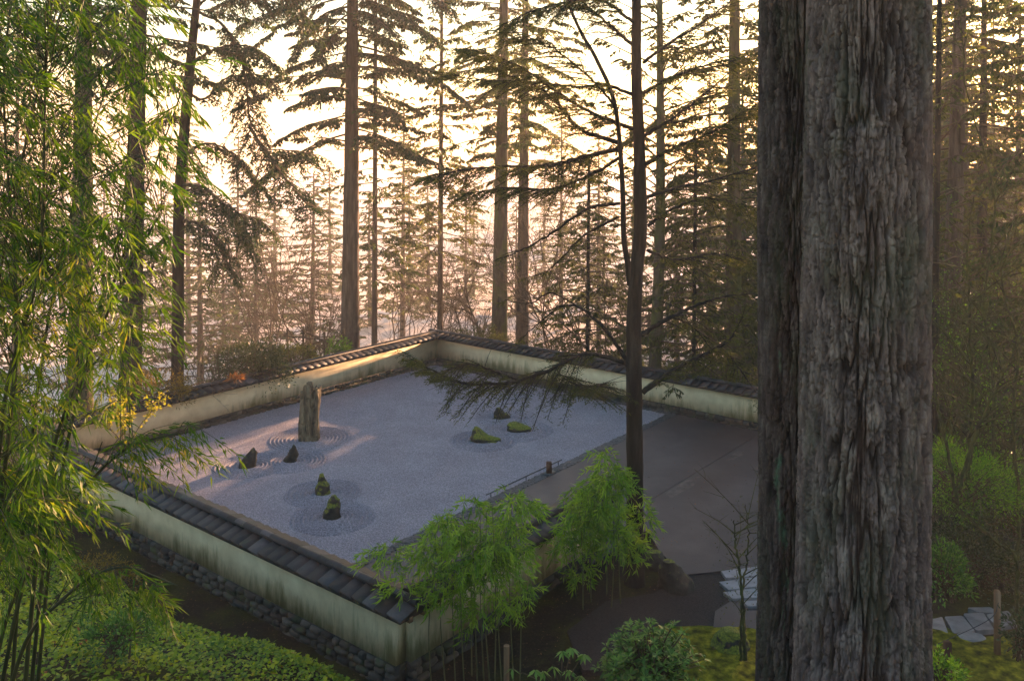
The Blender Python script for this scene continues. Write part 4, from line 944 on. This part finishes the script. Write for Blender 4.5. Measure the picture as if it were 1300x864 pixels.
# ------------------------------------------------------------------ bare shrubs and saplings
def bare_bush(name, label, base, n, hgt, spread, m, group=None, lean=(0, 0), r0=.02, cat='shrub', forks=3, leaf=None, depth=2):
    mb = MB(); tips = []
    def grow(p, d, L, r, lv):
        n_ = 9; P = [p]; dd = d.copy()
        for k in range(n_): dd = unit(dd + R.normal(0, .13, 3) + A([0, 0, .03])); P.append(P[-1] + dd * L / n_)
        P = A(P); tube(mb, P, np.linspace(r, r * .45, len(P)), 5 if lv == 0 else 4, 0, tint=.5)
        tips.append(P)
        if lv < depth:
            for k in range(forks + (R.random() < .5)):
                i = R.integers(3, n_); d2 = unit(dd + R.normal(0, .55, 3)); grow(P[i], d2, L * R.uniform(.4, .7), r * .5, lv + 1)
    for k in range(n):
        a = R.uniform(0, 6.28); d = unit(A([math.cos(a) * spread + lean[0], math.sin(a) * spread + lean[1], 1.]))
        grow(A(base) + A([math.cos(a) * .1, math.sin(a) * .1, 0]), d, hgt * R.uniform(.7, 1.1), r0, 0)
    mats = [m]
    if leaf:
        lm, cnt, ll, lw = leaf; C = np.concatenate(tips); id_ = R.integers(0, len(C), cnt); mats.append(lm)
        D = R.normal(0, 1, (cnt, 3)); D[:, 2] -= .3; leaves(mb, C[id_] + R.normal(0, .04, (cnt, 3)), D, ll * R.uniform(.6, 1.2, cnt), lw, 1)
    o = mb.build(name, mats); return tag(o, label, cat, group)
GB = 'bare shrubs behind the walls'
lbls = ['bare arching shrub just right of the hemlock trunk', 'bare twiggy shrub above the left wall', 'bare shrub left of the round dark shrub', 'bare leaning shrub beside the tall straight fir',
        'bare thin shrub between tall fir and corner', 'bare twigs right of the wall corner', 'bare twigs in the glow left of the close pair', 'bare shrub right of the close pair', 'bare shrub left of the slender pine', 'tangled bare shrub right of the slender pine']
for (px, Y, hg), lb in zip([(262, 30, 3.4), (300, 31, 3.4), (350, 34, 2.6), (400, 36, 3.2), (500, 44, 3), (590, 43, 3), (612, 42, 2.6), (700, 40, 3), (752, 38, 3), (875, 33, 3.4)], lbls):
    x = (px - CX) * Y / F; bare_bush('bare_shrub', lb, (x, Y, gz(x, Y) - .1), 9, hg, .55, M['twig'], GB, lean=(R.uniform(-.3, .3), 0), r0=.018)
for (px, Y, hg), lb in zip([(335, 48, 9), (395, 54, 8), (415, 46, 6), (522, 52, 8), (590, 56, 7.5), (610, 47, 6), (705, 46, 8), (745, 52, 9), (770, 44, 7), (905, 42, 8)], ['pinkish bare tree in the mist right of the hemlock', 'pale bare tree left of the tall straight fir', 'small bare tree hard left of the tall straight fir', 'pale bare tree between thin fir and corner fir', 'pale bare tree right of the corner fir', 'small bare tree left of the close pair', 'bare tree right of the close pair', 'tall bare tree left of the slender pine', 'small bare tree just left of the slender pine', 'bare tree left of the mossy fir']):
    x = (px - CX) * Y / F; bare_bush('bare_tree', lb, (x, Y, gz(x, Y) - .1), 3, hg, .35, M['twig'], 'bare trees in the mist', lean=(R.uniform(-.15, .15), 0), r0=.06, cat='tree', forks=5, depth=3)
def leafy(name, label, c, rx, ry, rz, n, ll, lw, m, cat='shrub', group=None, flat=.2, stems=10, clump=26, up=.0, shell=.55, hollow=.0, kern=.20):
    """shrub: leaves gathered in clumps on twigs over an uneven dome"""
    c = A(c, dtype=float); mb = MB(); nc = max(8, n // clump)
    d = unit(R.normal(0, 1, (nc, 3))); d[:, 2] = np.abs(d[:, 2]) * 1.0; rad = R.uniform(shell, 1.0, nc) ** .6 * (1 + .35 * (vn(d * 2.2 + c) - .5) * 2)
    C = c + d * rad[:, None] * A([rx, ry, rz])
    for k in range(min(nc, 60)):
        P = spline([c + A([R.normal(0, .08), R.normal(0, .08), -.15]), c + (C[k] - c) * .5 + A([0, 0, .1 * rz]), C[k]], 8); tube(mb, P, np.linspace(.014, .004, 8), 4, 0, tint=.5)
    idx = np.repeat(np.arange(nc), clump); s = kern * (rx + rz) / 2
    P = C[idx] + R.normal(0, s * .5, (len(idx), 3)); D = (P - C[idx]) / s + d[idx] * .8 + R.normal(0, .45, (len(idx), 3)) + A([0, 0, up])
    leaves(mb, P, D, ll * R.uniform(.6, 1.2, len(P)), lw * R.uniform(.7, 1.15, len(P)), 1, flat=flat, fold=.12)
    return tag(mb.build(name, [M['twig'], m]), label, cat, group)
def wp(px, py, Y): q = atd(px, py, Y); return q
q = wp(322, 478, 31); leafy('evergreen_shrub', 'round dark evergreen shrub behind the left wall', q, 1.3, 1.1, 1.15, 5200, .10, .05, M['shrub'])
q = wp(372, 452, 35); leafy('evergreen_shrub', 'pale green low shrub right of the round dark shrub', q - A([0, 0, .4]), 1.4, 1., .75, 2600, .10, .05, M['needle_warm'])
q = wp(297, 476, 28.5); leafy('dead_fern', 'rust coloured dead fern lying over the left wall', q - A([0, 0, .1]), .24, .2, .06, 26, .20, .045, M['rust'], 'fern', stems=4, clump=10)
q = wp(190, 505, 28); leafy('heather_bush', 'brown heathery bush at the foot of the black trunk', q, 1.6, .8, .7, 2400, .12, .03, M['drybush'])
q = wp(160, 505, 24.5); bare_bush('golden_maple', 'small golden leaved maple by the left wall corner', q - A([0, 0, 1.2]), 6, 1.1, .6, M['twig'], None, leaf=(M['gold'], 1000, .11, .05), r0=.015, depth=2)
q = wp(430, 440, 37); leafy('evergreen_shrub', 'yellow green foliage at the foot of the tall straight fir', q - A([0, 0, .3]), .7, .6, .5, 900, .12, .05, M['fern'])
# hedge-like undergrowth strips seen over the far right wall
for k, (px, py, Y, rx, lb) in enumerate([(880, 478, 33, 1.8, 'undergrowth bush behind the far right wall by the mossy fir'), (945, 490, 31, 1.7, 'undergrowth bush beside the lichen trunk'), (700, 440, 38, 1.6, 'undergrowth bush over the far right wall, middle'), (610, 425, 42, 1.4, 'low undergrowth right of the wall corner')]):
    leafy('undergrowth_bush', lb, wp(px, py, Y) - A([0, 0, .6]), rx, 1, .9, 2600, .11, .045, M['needle_warm'], 'shrub', 'bushes behind the far right wall')
# rustic fence far left of the tall fir
t_ = thing('rustic_fence', atd(400, 440, 38), 'rustic pole fence in the mist left of the tall fir', 'fence')
def polep(name, a, b, r): mb = MB(); tube(mb, spline([a, b], 6), r, 6, 0, jit=.05); mb.build(name, M['twig'], t_)
for px in (365, 385, 412, 436): polep('post', atd(px, 462, 38), atd(px, 415 + (px % 7), 38), .05)
polep('rail', atd(360, 426, 37.9), atd(440, 434, 37.9), .035); polep('rail', atd(362, 446, 37.9), atd(438, 424, 37.9), .035); polep('brace', atd(385, 420, 37.8), atd(436, 444, 37.8), .03)

# right side: understorey between the trunks and the path
def mossy_sapling(label, pts, Y, r0, nbr, L, group='mossy bare saplings at right'):
    base = atd(pts[0][0], pts[0][1], Y); t_ = thing('bare_sapling', base, label, 'sapling', group)
    P = spline([atd(x, y, Y) for x, y in pts], 40); P[1:-1] += R.normal(0, .012, P[1:-1].shape); mb = MB(); tube(mb, P, np.linspace(r0, r0 * .25, 40), 8, 0, jit=.06); mb.build('stem', M['mosstwig'], t_, smooth=True)
    mb = MB()
    for k in range(nbr):
        i = R.integers(8, 39); Pb = fir_branch(P[i], R.uniform(0, 6.28), L * R.uniform(.4, 1.1), R.uniform(.3, 1.3), .18, .7); tube(mb, Pb, np.linspace(r0 * .35, .003, 12), 5, 0)
        for w_ in range(5):
            j = R.integers(3, 12); Pt = fir_branch(Pb[j], R.uniform(0, 6.28), L * R.uniform(.15, .45), R.uniform(-.2, 1.0), .3, .8); tube(mb, Pt, np.linspace(.005, .0015, 12), 4, 0)
    n = 160; C = P[R.integers(5, 40, n)] + R.normal(0, .25 * L, (n, 3)); leaves(mb, C, R.normal(0, 1, (n, 3)), .035, .02, 1)
    mb.build('crown', [M['mosstwig'], M['needle_warm']], t_)
mossy_sapling('mossy bare sapling forking above the green shrub', [(1228, 640), (1232, 560), (1234, 480), (1232, 400), (1228, 330), (1236, 250)], 17, .045, 24, 1.6)
mossy_sapling('bare sapling leaning left beside the huge trunk', [(1216, 640), (1200, 560), (1188, 500), (1180, 450), (1176, 400)], 16, .035, 16, 1.2)
mossy_sapling('bare sapling leaning right towards the frame edge', [(1218, 620), (1235, 560), (1252, 520), (1275, 470), (1300, 430)], 16, .04, 18, 1.4)
mossy_sapling('tall bare stem in the sunbeams right of the huge trunk', [(1255, 640), (1262, 500), (1250, 380), (1262, 250), (1225, 100), (1235, 0)], 19, .04, 24, 1.6)
mossy_sapling('crooked twig tree over the flagstones', [(1292, 780), (1290, 710), (1268, 690), (1235, 660), (1205, 640)], 15, .035, 12, .8)
mossy_sapling('arching mossy stem near the right frame edge', [(1290, 760), (1294, 640), (1286, 540), (1292, 440), (1270, 350), (1285, 280)], 17, .04, 22, 1.5)
mossy_sapling('thin double stemmed sapling before the pale slabs', [(946, 838), (944, 780), (940, 730), (934, 690), (932, 660)], 15.2, .035, 10, .9, None)
mossy_sapling('thin straight sapling behind the double stemmed one', [(940, 838), (942, 770), (946, 720), (950, 680), (946, 640)], 15.4, .025, 9, .9, None)
for (px, py, Y, rx, rz, n, m, lb) in [
    (1222, 598, 17.5, 1.25, .95, 8000, 'fern', 'feathery bright green maple mound right of the huge trunk'),
    (1298, 640, 18, 1.1, 1.2, 5200, 'shrub', 'dark evergreen shrub against the right frame edge'),
    (1240, 700, 18.8, 1.3, 1.3, 5600, 'shrub', 'deep shaded shrub under the feathery mound'),
    (1200, 722, 16, .42, .75, 1700, 'rhodo', 'green rhododendron beside the huge trunk, above the flagstones'),
    (1272, 560, 25, 2.0, 1.6, 5200, 'shrub', 'shaded evergreen behind the feathery mound')]:
    q = atd(px, py, Y); leafy('evergreen_shrub', lb, q - A([0, 0, rz * .5]), rx, rx * .8, rz, n, .085 if m != 'fern' else .075, .036 if m != 'fern' else .018, M[m], 'shrub', 'shrubs right of the trunks')
GR = 'misty undergrowth at right'
for k, (px, py, Y, hg, lb) in enumerate([(1200, 480, 27, 5, 'tangled brown undergrowth right of the huge trunk'), (1250, 470, 29, 5.5, 'tangled brown undergrowth under the leaning fir'), (1290, 500, 24, 5, 'tangled brown undergrowth at the right edge'), (1225, 500, 22, 4, 'low tangled brown undergrowth behind the feathery mound')]):
    x = (px - CX) * Y / F; bare_bush('tangled_shrub', lb, (x, Y, gz(x, Y)), 16, hg, .5, M['mosstwig'], GR, r0=.03, leaf=(M['fern'] if k % 2 else M['shrub'], 3200, .09, .035))
# flagstones
t0 = [[(1178, 785), (1196, 783), (1204, 803), (1180, 806)], [(1199, 782), (1222, 781), (1238, 800), (1210, 803)], [(1222, 778), (1248, 777), (1262, 798), (1240, 800)], [(1228, 771), (1258, 770), (1270, 778), (1240, 776)], [(1252, 779), (1280, 774), (1292, 790), (1266, 796)]]
fl = ['flagstone hard against the huge trunk', 'broad flagstone second from the trunk', 'long flagstone in the middle of the path', 'narrow flagstone at the back of the path', 'flagstone behind the wooden stake']
for k, poly in enumerate(t0):
    z = -.03; c = np.mean(A([at(x, y, z) for x, y in poly]), 0); mb = MB()
    pts = []
    for i_ in range(4):
        a_, b_ = A(poly[i_], dtype=float), A(poly[(i_ + 1) % 4], dtype=float)
        for s_ in (0.06, .5, .94): p = a_ + (b_ - a_) * s_ + R.normal(0, .3, 2); pts.append(at(p[0], p[1], z))
    pts = pts[::-1]; n = len(pts)
    ar = sum(pts[i][0] * pts[(i + 1) % n][1] - pts[(i + 1) % n][0] * pts[i][1] for i in range(n))
    if ar < 0: pts = pts[::-1]
    mb.add(pts, [list(range(n))]); mb.add(pts + [p - A([0, 0, .15]) for p in pts], [[i, n + i, n + (i + 1) % n, (i + 1) % n] for i in range(n)])
    tag(mb.build('flagstone', M['flag']), fl[k], 'flagstone', 'flagstones of the side path')
for k, (px, py, w_, lb) in enumerate([(1232, 812, .34, 'rough wet stepping stone below the flagstones'), (1228, 832, .3, 'small stepping stone nearest the bottom edge')]):
    q = at(px, py, -.1); rock('stepping_stone', lb, q, [(-.1, 0, w_, w_ * .7), (.02, 0, w_, w_ * .7), (.07, 0, w_ * .7, w_ * .45)], M['flag'], 20 + k, 'stone', None)
q = at(1266, 836, -.1); t_ = thing('stake', q, 'short square wooden stake standing beside the flagstones', 'post')
mb = MB(); box(mb, q + A([0, 0, .58]), A([.042, 0, 0]), A([0, .042, 0]), A([0, 0, .62])); box(mb, q + A([.0, 0, 1.205]), A([.034, 0, 0]), A([0, .034, 0]), A([0, 0, .012])); mb.build('post', M['weathered'], t_)
mb = MB(); tube(mb, spline([q + A([0, -.045, 1.02]), q + A([-.2, -.1, .75]), q + A([-1.2, -.2, .35])], 12), .006, 5); mb.build('rope', M['pebble'], t_)
q = at(1203, 852, .2); t_ = thing('stake', q, 'dark low stake beside the lime green plant', 'post'); mb = MB(); box(mb, q + A([0, 0, .2]), A([.05, 0, 0]), A([0, .05, 0]), A([0, 0, .3])); mb.build('post', M['darkwood'], t_)
leafy('lime_shrub', 'lime green young plant at the bottom edge right of the huge trunk', atd(1190, 862, 12.5), .35, .3, .35, 700, .07, .035, M['ivy'] if False else M['bamboo2'], 'plant')
leafy('evergreen_shrub', 'blue green low shrub at the right frame edge beside the stake', atd(1298, 800, 14.5) - A([0, 0, .3]), .4, .35, .6, 900, .08, .035, M['needle_blue'])

# ------------------------------------------------------------------ foreground planting
def whorl_shrub(name, label, c, rx, ry, rz, nw_, per, ll, lw, m):
    c = A(c, dtype=float); mb = MB(); d = unit(R.normal(0, 1, (nw_, 3))); d[:, 2] = np.abs(d[:, 2]); rad = R.uniform(.55, 1, nw_) * (1 + .3 * (vn(d * 2.5 + c) - .5) * 2)
    C = c + d * rad[:, None] * A([rx, ry, rz])
    for k in range(nw_):
        P = spline([c + A([R.normal(0, .1), R.normal(0, .1), -.2]), c + (C[k] - c) * .55, C[k]], 8); tube(mb, P, np.linspace(.013, .005, 8), 5, 0, tint=.5)
        ax = unit(d[k] * .7 + A([0, 0, .8]) + R.normal(0, .2, 3)); s = unit(np.cross(ax, A([1, .2, .1]))); b_ = np.cross(ax, s)
        n = per + R.integers(-2, 3); a = np.arange(n) * 2.4 + R.random() * 6; tilt = R.uniform(-.1, .75, n)
        D = np.cos(a)[:, None] * s + np.sin(a)[:, None] * b_ + ax * tilt[:, None]
        leaves(mb, C[k] + ax * R.uniform(-.04, .02, (n, 1)), D, ll * R.uniform(.7, 1.1, n), lw, 1, flat=.8, mid=.55, fold=.15)
    return tag(mb.build(name, [M['twig'], m]), label, 'shrub')
whorl_shrub('rhododendron', 'glossy green rhododendron at the bottom centre of the view', atd(823, 850, 11.8) - A([0, 0, .15]), .72, .6, .72, 330, 11, .105, .032, M['rhodo'])
t_ = thing('rhododendron', atd(715, 864, 11.6), 'small sparse rhododendron with drooping leaves left of the large one', 'shrub')
mb = MB(); base = atd(712, 885, 11.6)
for (px, py, n) in [(690, 852, 8), (703, 846, 7), (714, 826, 9), (726, 822, 8), (741, 830, 8), (722, 850, 8), (736, 858, 8), (680, 850, 6), (650, 848, 5)]:
    C = atd(px, py, 11.6 + R.uniform(-.2, .2)); P = spline([base, (base + C) / 2 + A([0, 0, .05]), C], 8); tube(mb, P, np.linspace(.008, .004, 8), 5, 0, tint=.5)
    a = np.arange(n) * 2.4; D = np.stack([np.cos(a), np.sin(a), np.full(n, -.7)], 1); leaves(mb, np.repeat(C[None], n, 0), D, .14, .042, 1, tint=R.uniform(.6, 1, n), flat=.8, fold=.15)
mb.build('foliage', [M['twig'], M['rhodo']], t_)

def bamboo_clump(name, label, cx_px, base_y, Y, culms, leafc, ll, lw, nl, group, m='bamboo2', blob=None):
    """young upright bamboo: thin culms, foliage blobs given as (px, py, rx px, ry px, weight)"""
    base = atd(cx_px, base_y, Y); base[2] = gz(base[0], Y); t_ = thing(name, base, label, 'bamboo', group)
    for px, top in culms:
        yy = Y + R.uniform(-.35, .35); a = atd(px, 0, yy); a[2] = gz(a[0], yy) - .05; b = atd(px + R.uniform(-8, 8), top, yy); mid = (a + b) / 2 + A([R.normal(0, .03), R.normal(0, .03), 0])
        mb = MB(); tube(mb, spline([a, mid, b], 20), np.linspace(.013, .004, 20), 7); mb.build('culm', M['culm2'], t_)
    mb = MB(); W_ = A([b[4] for b in blob], float); W_ /= W_.sum()
    for bl, wg in zip(blob, W_):
        n = int(nl * wg / 14); d = unit(R.normal(0, 1, (n, 3))) * (R.random((n, 1)) ** .38)
        c = atd(bl[0], bl[1], Y); rx, rz = bl[2] * Y / F, bl[3] * Y / F; mod = 1 + .35 * (vn(d * 2.3 + c)[:, None] - .5) * 2
        C = c + d * A([rx, min(rx, .8), rz]) * mod
        out = d * A([1, 1, .2]) + R.normal(0, .5, (n, 3)); out[:, 2] = -R.uniform(.1, .9, n)
        k = 14; Cc = np.repeat(C, k, 0); O = np.repeat(unit(out), k, 0); s = np.tile(np.arange(k) / k, n)[:, None]
        P = Cc + O * s * .30 + A([0, 0, -1]) * (s ** 2) * .08; D = O + R.normal(0, .6, (n * k, 3)) + A([0, 0, -.12])
        leaves(mb, P, D, ll * R.uniform(.6, 1.3, n * k), lw, 1, mid=.33, tint=np.clip(np.repeat(R.random(n), k) * .6 + R.random(n * k) * .4, 0, 1))
        for q in range(0, n):
            e = C[q] + unit(out[q]) * .3 + A([0, 0, -.08]); tube(mb, spline([C[q] - unit(out[q]) * .08 , C[q] + unit(out[q]) * .15, e], 5), .0022, 3, 0, cap=False, tint=.5)
    mb.build('foliage', [M['culm2'], M[m]], t_)
bamboo_clump('bamboo_clump', 'wide dusky green young bamboo before the front wall corner', 600, 835, 15.6, [(534, 720), (548, 700), (566, 690), (590, 680), (599, 660), (606, 660), (615, 650), (622, 650), (652, 640), (660, 700), (578, 700), (628, 640), (637, 690)], 0, .15, .027, 8000, 'young bamboo clumps', blob=[(652, 642, 26, 24, 1.5), (605, 690, 40, 34, 3.0), (562, 664, 24, 18, 1.0), (545, 700, 22, 22, 1.0), (492, 700, 24, 13, .55), (515, 740, 20, 12, .35), (642, 696, 30, 34, 2.0), (604, 742, 32, 28, 1.7), (566, 735, 26, 22, .9), (660, 745, 14, 24, .45), (598, 782, 14, 16, .3), (595, 636, 14, 9, .3), (640, 772, 10, 12, .2)])
bamboo_clump('bamboo_clump', 'bright yellow green young bamboo against the slender pine', 770, 772, 18.0, [(732, 660), (740, 650), (776, 640), (788, 650), (750, 620), (770, 600)], 0, .155, .029, 7400, 'young bamboo clumps', m='bamboo2', blob=[(778, 602, 22, 20, 1.3), (758, 632, 32, 26, 2.4), (775, 668, 32, 28, 2.0), (726, 682, 22, 20, 1.1), (742, 655, 24, 20, 1.2), (735, 722, 17, 12, .4), (816, 652, 12, 28, .5), (765, 574, 9, 8, .2), (800, 690, 14, 16, .4)])
q = atd(643, 0, 15.1); q[2] = gz(q[0], 15.1); t_ = thing('stake', q, 'grey wooden stake under the wide young bamboo', 'post'); mb = MB(); tube(mb, spline([q - A([0, 0, .1]), q + A([0, 0, .9])], 4), .05, 10); mb.build('post', M['weathered'], t_)

# leaning bamboo grove at left, close to the viewer
def grove():
    base = A([-3.6, 6.2, gz(-3.6, 6.2)]); t_ = thing('bamboo_grove', base, 'tall leafy bamboo filling the left side of the view', 'bamboo')
    culms = []
    spec = [(-60, 900, 6.0, [(-20, 500), (40, 150), (120, -120)]), (0, 900, 6.6, [(40, 560), (95, 250), (190, -60)]), (-30, 880, 5.2, [(0, 560), (50, 330), (60, 60), (90, -150)]), (20, 860, 6.9, [(70, 600), (130, 400), (215, 160), (250, 60)]),
            (-80, 860, 5.6, [(-40, 500), (-10, 250), (20, -60)]), (10, 900, 5.8, [(55, 640), (105, 470), (170, 330), (205, 270)]), (-40, 950, 6.2, [(30, 740), (90, 640), (160, 570), (250, 545)]), (-60, 930, 5.4, [(10, 560), (20, 380), (5, 100), (30, -80)]), (-30, 980, 5.6, [(20, 850), (80, 760), (150, 720), (225, 742)]), (-60, 960, 6.5, [(10, 780), (60, 690), (110, 610), (130, 560)]), (30, 900, 7.2, [(75, 620), (150, 300), (170, 100), (200, -40)])]
    for x, y, Y, via in spec:
        a = atd(x, y, Y); a[2] = min(a[2], gz(a[0], Y) - .05) if True else a[2]; a[2] = gz(a[0], Y) - .05
        P = spline([a] + [atd(px, py, Y) for px, py in via], 60); mb = MB(); rr = np.linspace(.017, .003, 60); rr[::6] *= 1.22
        tube(mb, P, rr, 8); mb.build('culm', M['culm'], t_, smooth=True); culms.append(P)
    allp = np.concatenate([c[10:] for c in culms])
    mb = MB(); 
    poly = [(-70, -60), (190, -60), (205, 40), (235, 110), (252, 150), (250, 200), (232, 240), (242, 262), (205, 300), (215, 350), (200, 400), (182, 450), (176, 500), (150, 540), (190, 560), (150, 600), (115, 640), (90, 690), (40, 720), (-70, 730)]
    def inside(x, y):
        c = False; n = len(poly)
        for i in range(n):
            x1, y1 = poly[i]; x2, y2 = poly[(i + 1) % n]
            if (y1 > y) != (y2 > y) and x < (x2 - x1) * (y - y1) / (y2 - y1) + x1: c = not c
        return c
    pts = []
    while len(pts) < 720:
        x, y = R.uniform(-70, 255), R.uniform(-60, 730)
        if not inside(x, y): continue
        if R.random() > (1.0 if x < 60 else .8 if x < 120 else .5): continue
        if y > 420 and R.random() > (.75 if x < 90 else .45): continue
        pts.append((x - 14, y - 10, R.uniform(4.6, 7.4)))
    for k in range(16): f = k / 15; pts.append((150 + 105 * f - 12, 572 - 30 * f + R.normal(0, 5), 6.2))
    for k in range(14): f = k / 13; pts.append((110 + 100 * f - 12, 722 + 14 * f + R.normal(0, 8), 5.6))
    for k in range(8): pts.append((R.uniform(-20, 90), R.uniform(620, 700), R.uniform(5.4, 6.4)))
    pal = 26
    for (x, y, Y) in pts:
        C = atd(x, y, Y); dd = ((allp - C + A([0, 0, R.uniform(.25, .6)])) ** 2).sum(1); near = allp[dd.argmin()]
        dist = float(np.linalg.norm(near - C))
        out = A([R.uniform(-.2, 1.0), R.uniform(-.7, .5), R.uniform(-.55, .15)]); out = unit(out); L = R.uniform(.22, .42)
        st0 = near if dist < 1.1 else C + (near - C) * 1.1 / dist
        E_ = C + out * L + A([0, 0, -.10]); P = spline([st0, C, (C + E_) / 2 + A([0, 0, .02]), E_], 14)
        tube(mb, P, np.linspace(.0032, .0012, 14), 4, 0, cap=False, tint=.5)
        n = R.integers(28, 46); s = R.uniform(.28, 1, n); i = (s * 13).astype(int); B = P[i]
        T = unit(E_ - C); side = unit(np.cross(T, Z3)); D = T * R.uniform(.4, 1.1, (n, 1)) + side * R.uniform(-1, 1, (n, 1)) + A([0, 0, -1]) * R.uniform(.0, .75, (n, 1))
        off = unit(D) * R.uniform(0, .06, (n, 1))
        tn = np.clip(R.random() * .5 + R.random(n) * .5 + (.10 if 300 < y < 640 else -.12), 0, 1)
        leaves(mb, B + off, D, R.uniform(.045, .125, n), R.uniform(.008, .0145, n), 1, tint=tn, mid=.28, fold=.35)
    mb.build('foliage', [M['culm'], M['bamboo']], t_)
grove()

# ivy-like ground cover on the bank
def cover():
    N = 150000; x = R.uniform(-17, 1.0, N); y = R.uniform(5.6, 26, N); u, v = uv(x, y)
    edge = -.45 - .85 * ss(.5, 4.5, v) + (n2(x, y, .8, 2) - .5) * .7
    k = (u < edge - .05) & (x < -1.2 + (y - 13) * 0 + .5) & (v > -3.4) & (u > -10)
    k &= R.random(N) < np.clip(.25 + 2.2 * n2(x, y, .9, 3) - .35, .12, 1)
    x, y = x[k], y[k]; e = (edge - u)[k]; lift = ss(0, .8, e) * (.05 + .26 * n2(x, y, 1.4, 3)) * 1.1
    P = np.stack([x, y, terrain(x, y) + lift * R.uniform(.55, 1.05, len(x)) + .02], 1); D = R.normal(0, 1, P.shape); D[:, 2] = R.uniform(-.2, .45, len(x)); 
    mb = MB(); leaves(mb, P, D, R.uniform(.045, .11, len(x)), R.uniform(.035, .075, len(x)), 0, flat=.5, mid=.45, fold=.12, tint=np.clip(.75 * n2(x, y, 1.1, 3) + R.normal(.08, .2, len(x)), 0, 1))
    return tag(mb.build('ground_cover', M['ivy']), 'dense yellow green ivy covering the bank at lower left', kind='stuff')
cover()
q = at(140, 690, .0); leafy('dry_shrub', 'low dry yellow brown shrub at the foot of the bank', A([-8.4, 18.4, gz(-8.4, 18.4) - .1]), .95, .7, .55, 2600, .05, .026, M['drybush'])
leafy('evergreen_shrub', 'dark leafy clump below the bamboo spray on the bank', atd(150, 792, 12.5) - A([0, 0, .25]), .55, .5, .30, 1600, .06, .035, M['rhodo'])
# fallen leaves and needles on the bare soil
def terrace_litter():
    N = 1500; u = R.uniform(.5, LU - .5, N); v = R.uniform(-5, GV - .4, N); k = (v > .45) | ((u > 6.5) & (u < 15.8)); u, v = u[k], v[k]
    k = R.random(len(u)) < (n2(u, v, .9, 3) * 1.6 - .35).clip(.08, 1); u, v = u[k], v[k]
    P = np.stack([P0[0] + u * U2[0] + v * V2[0], P0[1] + u * U2[1] + v * V2[1], np.full(len(u), TZ + .012)], 1); k = ~((P[:, 1] < 18.5) & (v < .3)); P = P[k]
    D = R.normal(0, 1, P.shape); D[:, 2] *= .12; mb = MB(); leaves(mb, P, D, R.uniform(.03, .07, len(P)), R.uniform(.012, .04, len(P)), 0, flat=1.5)
    return tag(mb.build('fallen_leaves', M['litter']), 'scattered small fallen leaves on the brown terrace', kind='stuff')
terrace_litter()
def litter():
    N = 26000; x = R.uniform(-12, 9, N); y = R.uniform(12.5, 24, N); u, v = uv(x, y)
    k = ((u < -.2) & (u > -1.9)) | ((v < -.25) & (u < 7) & (v > -5)); k &= R.random(N) < .25 + .6 * n2(x, y, 1.3, 2)
    x, y = x[k], y[k]; P = np.stack([x, y, terrain(x, y) + .012], 1); D = R.normal(0, 1, P.shape); D[:, 2] *= .15
    mb = MB(); leaves(mb, P, D, R.uniform(.02, .055, len(x)), R.uniform(.006, .03, len(x)), 0, flat=1.5)
    return tag(mb.build('leaf_litter', M['litter']), 'fallen leaves and needles on the dark soil', kind='stuff')
litter()
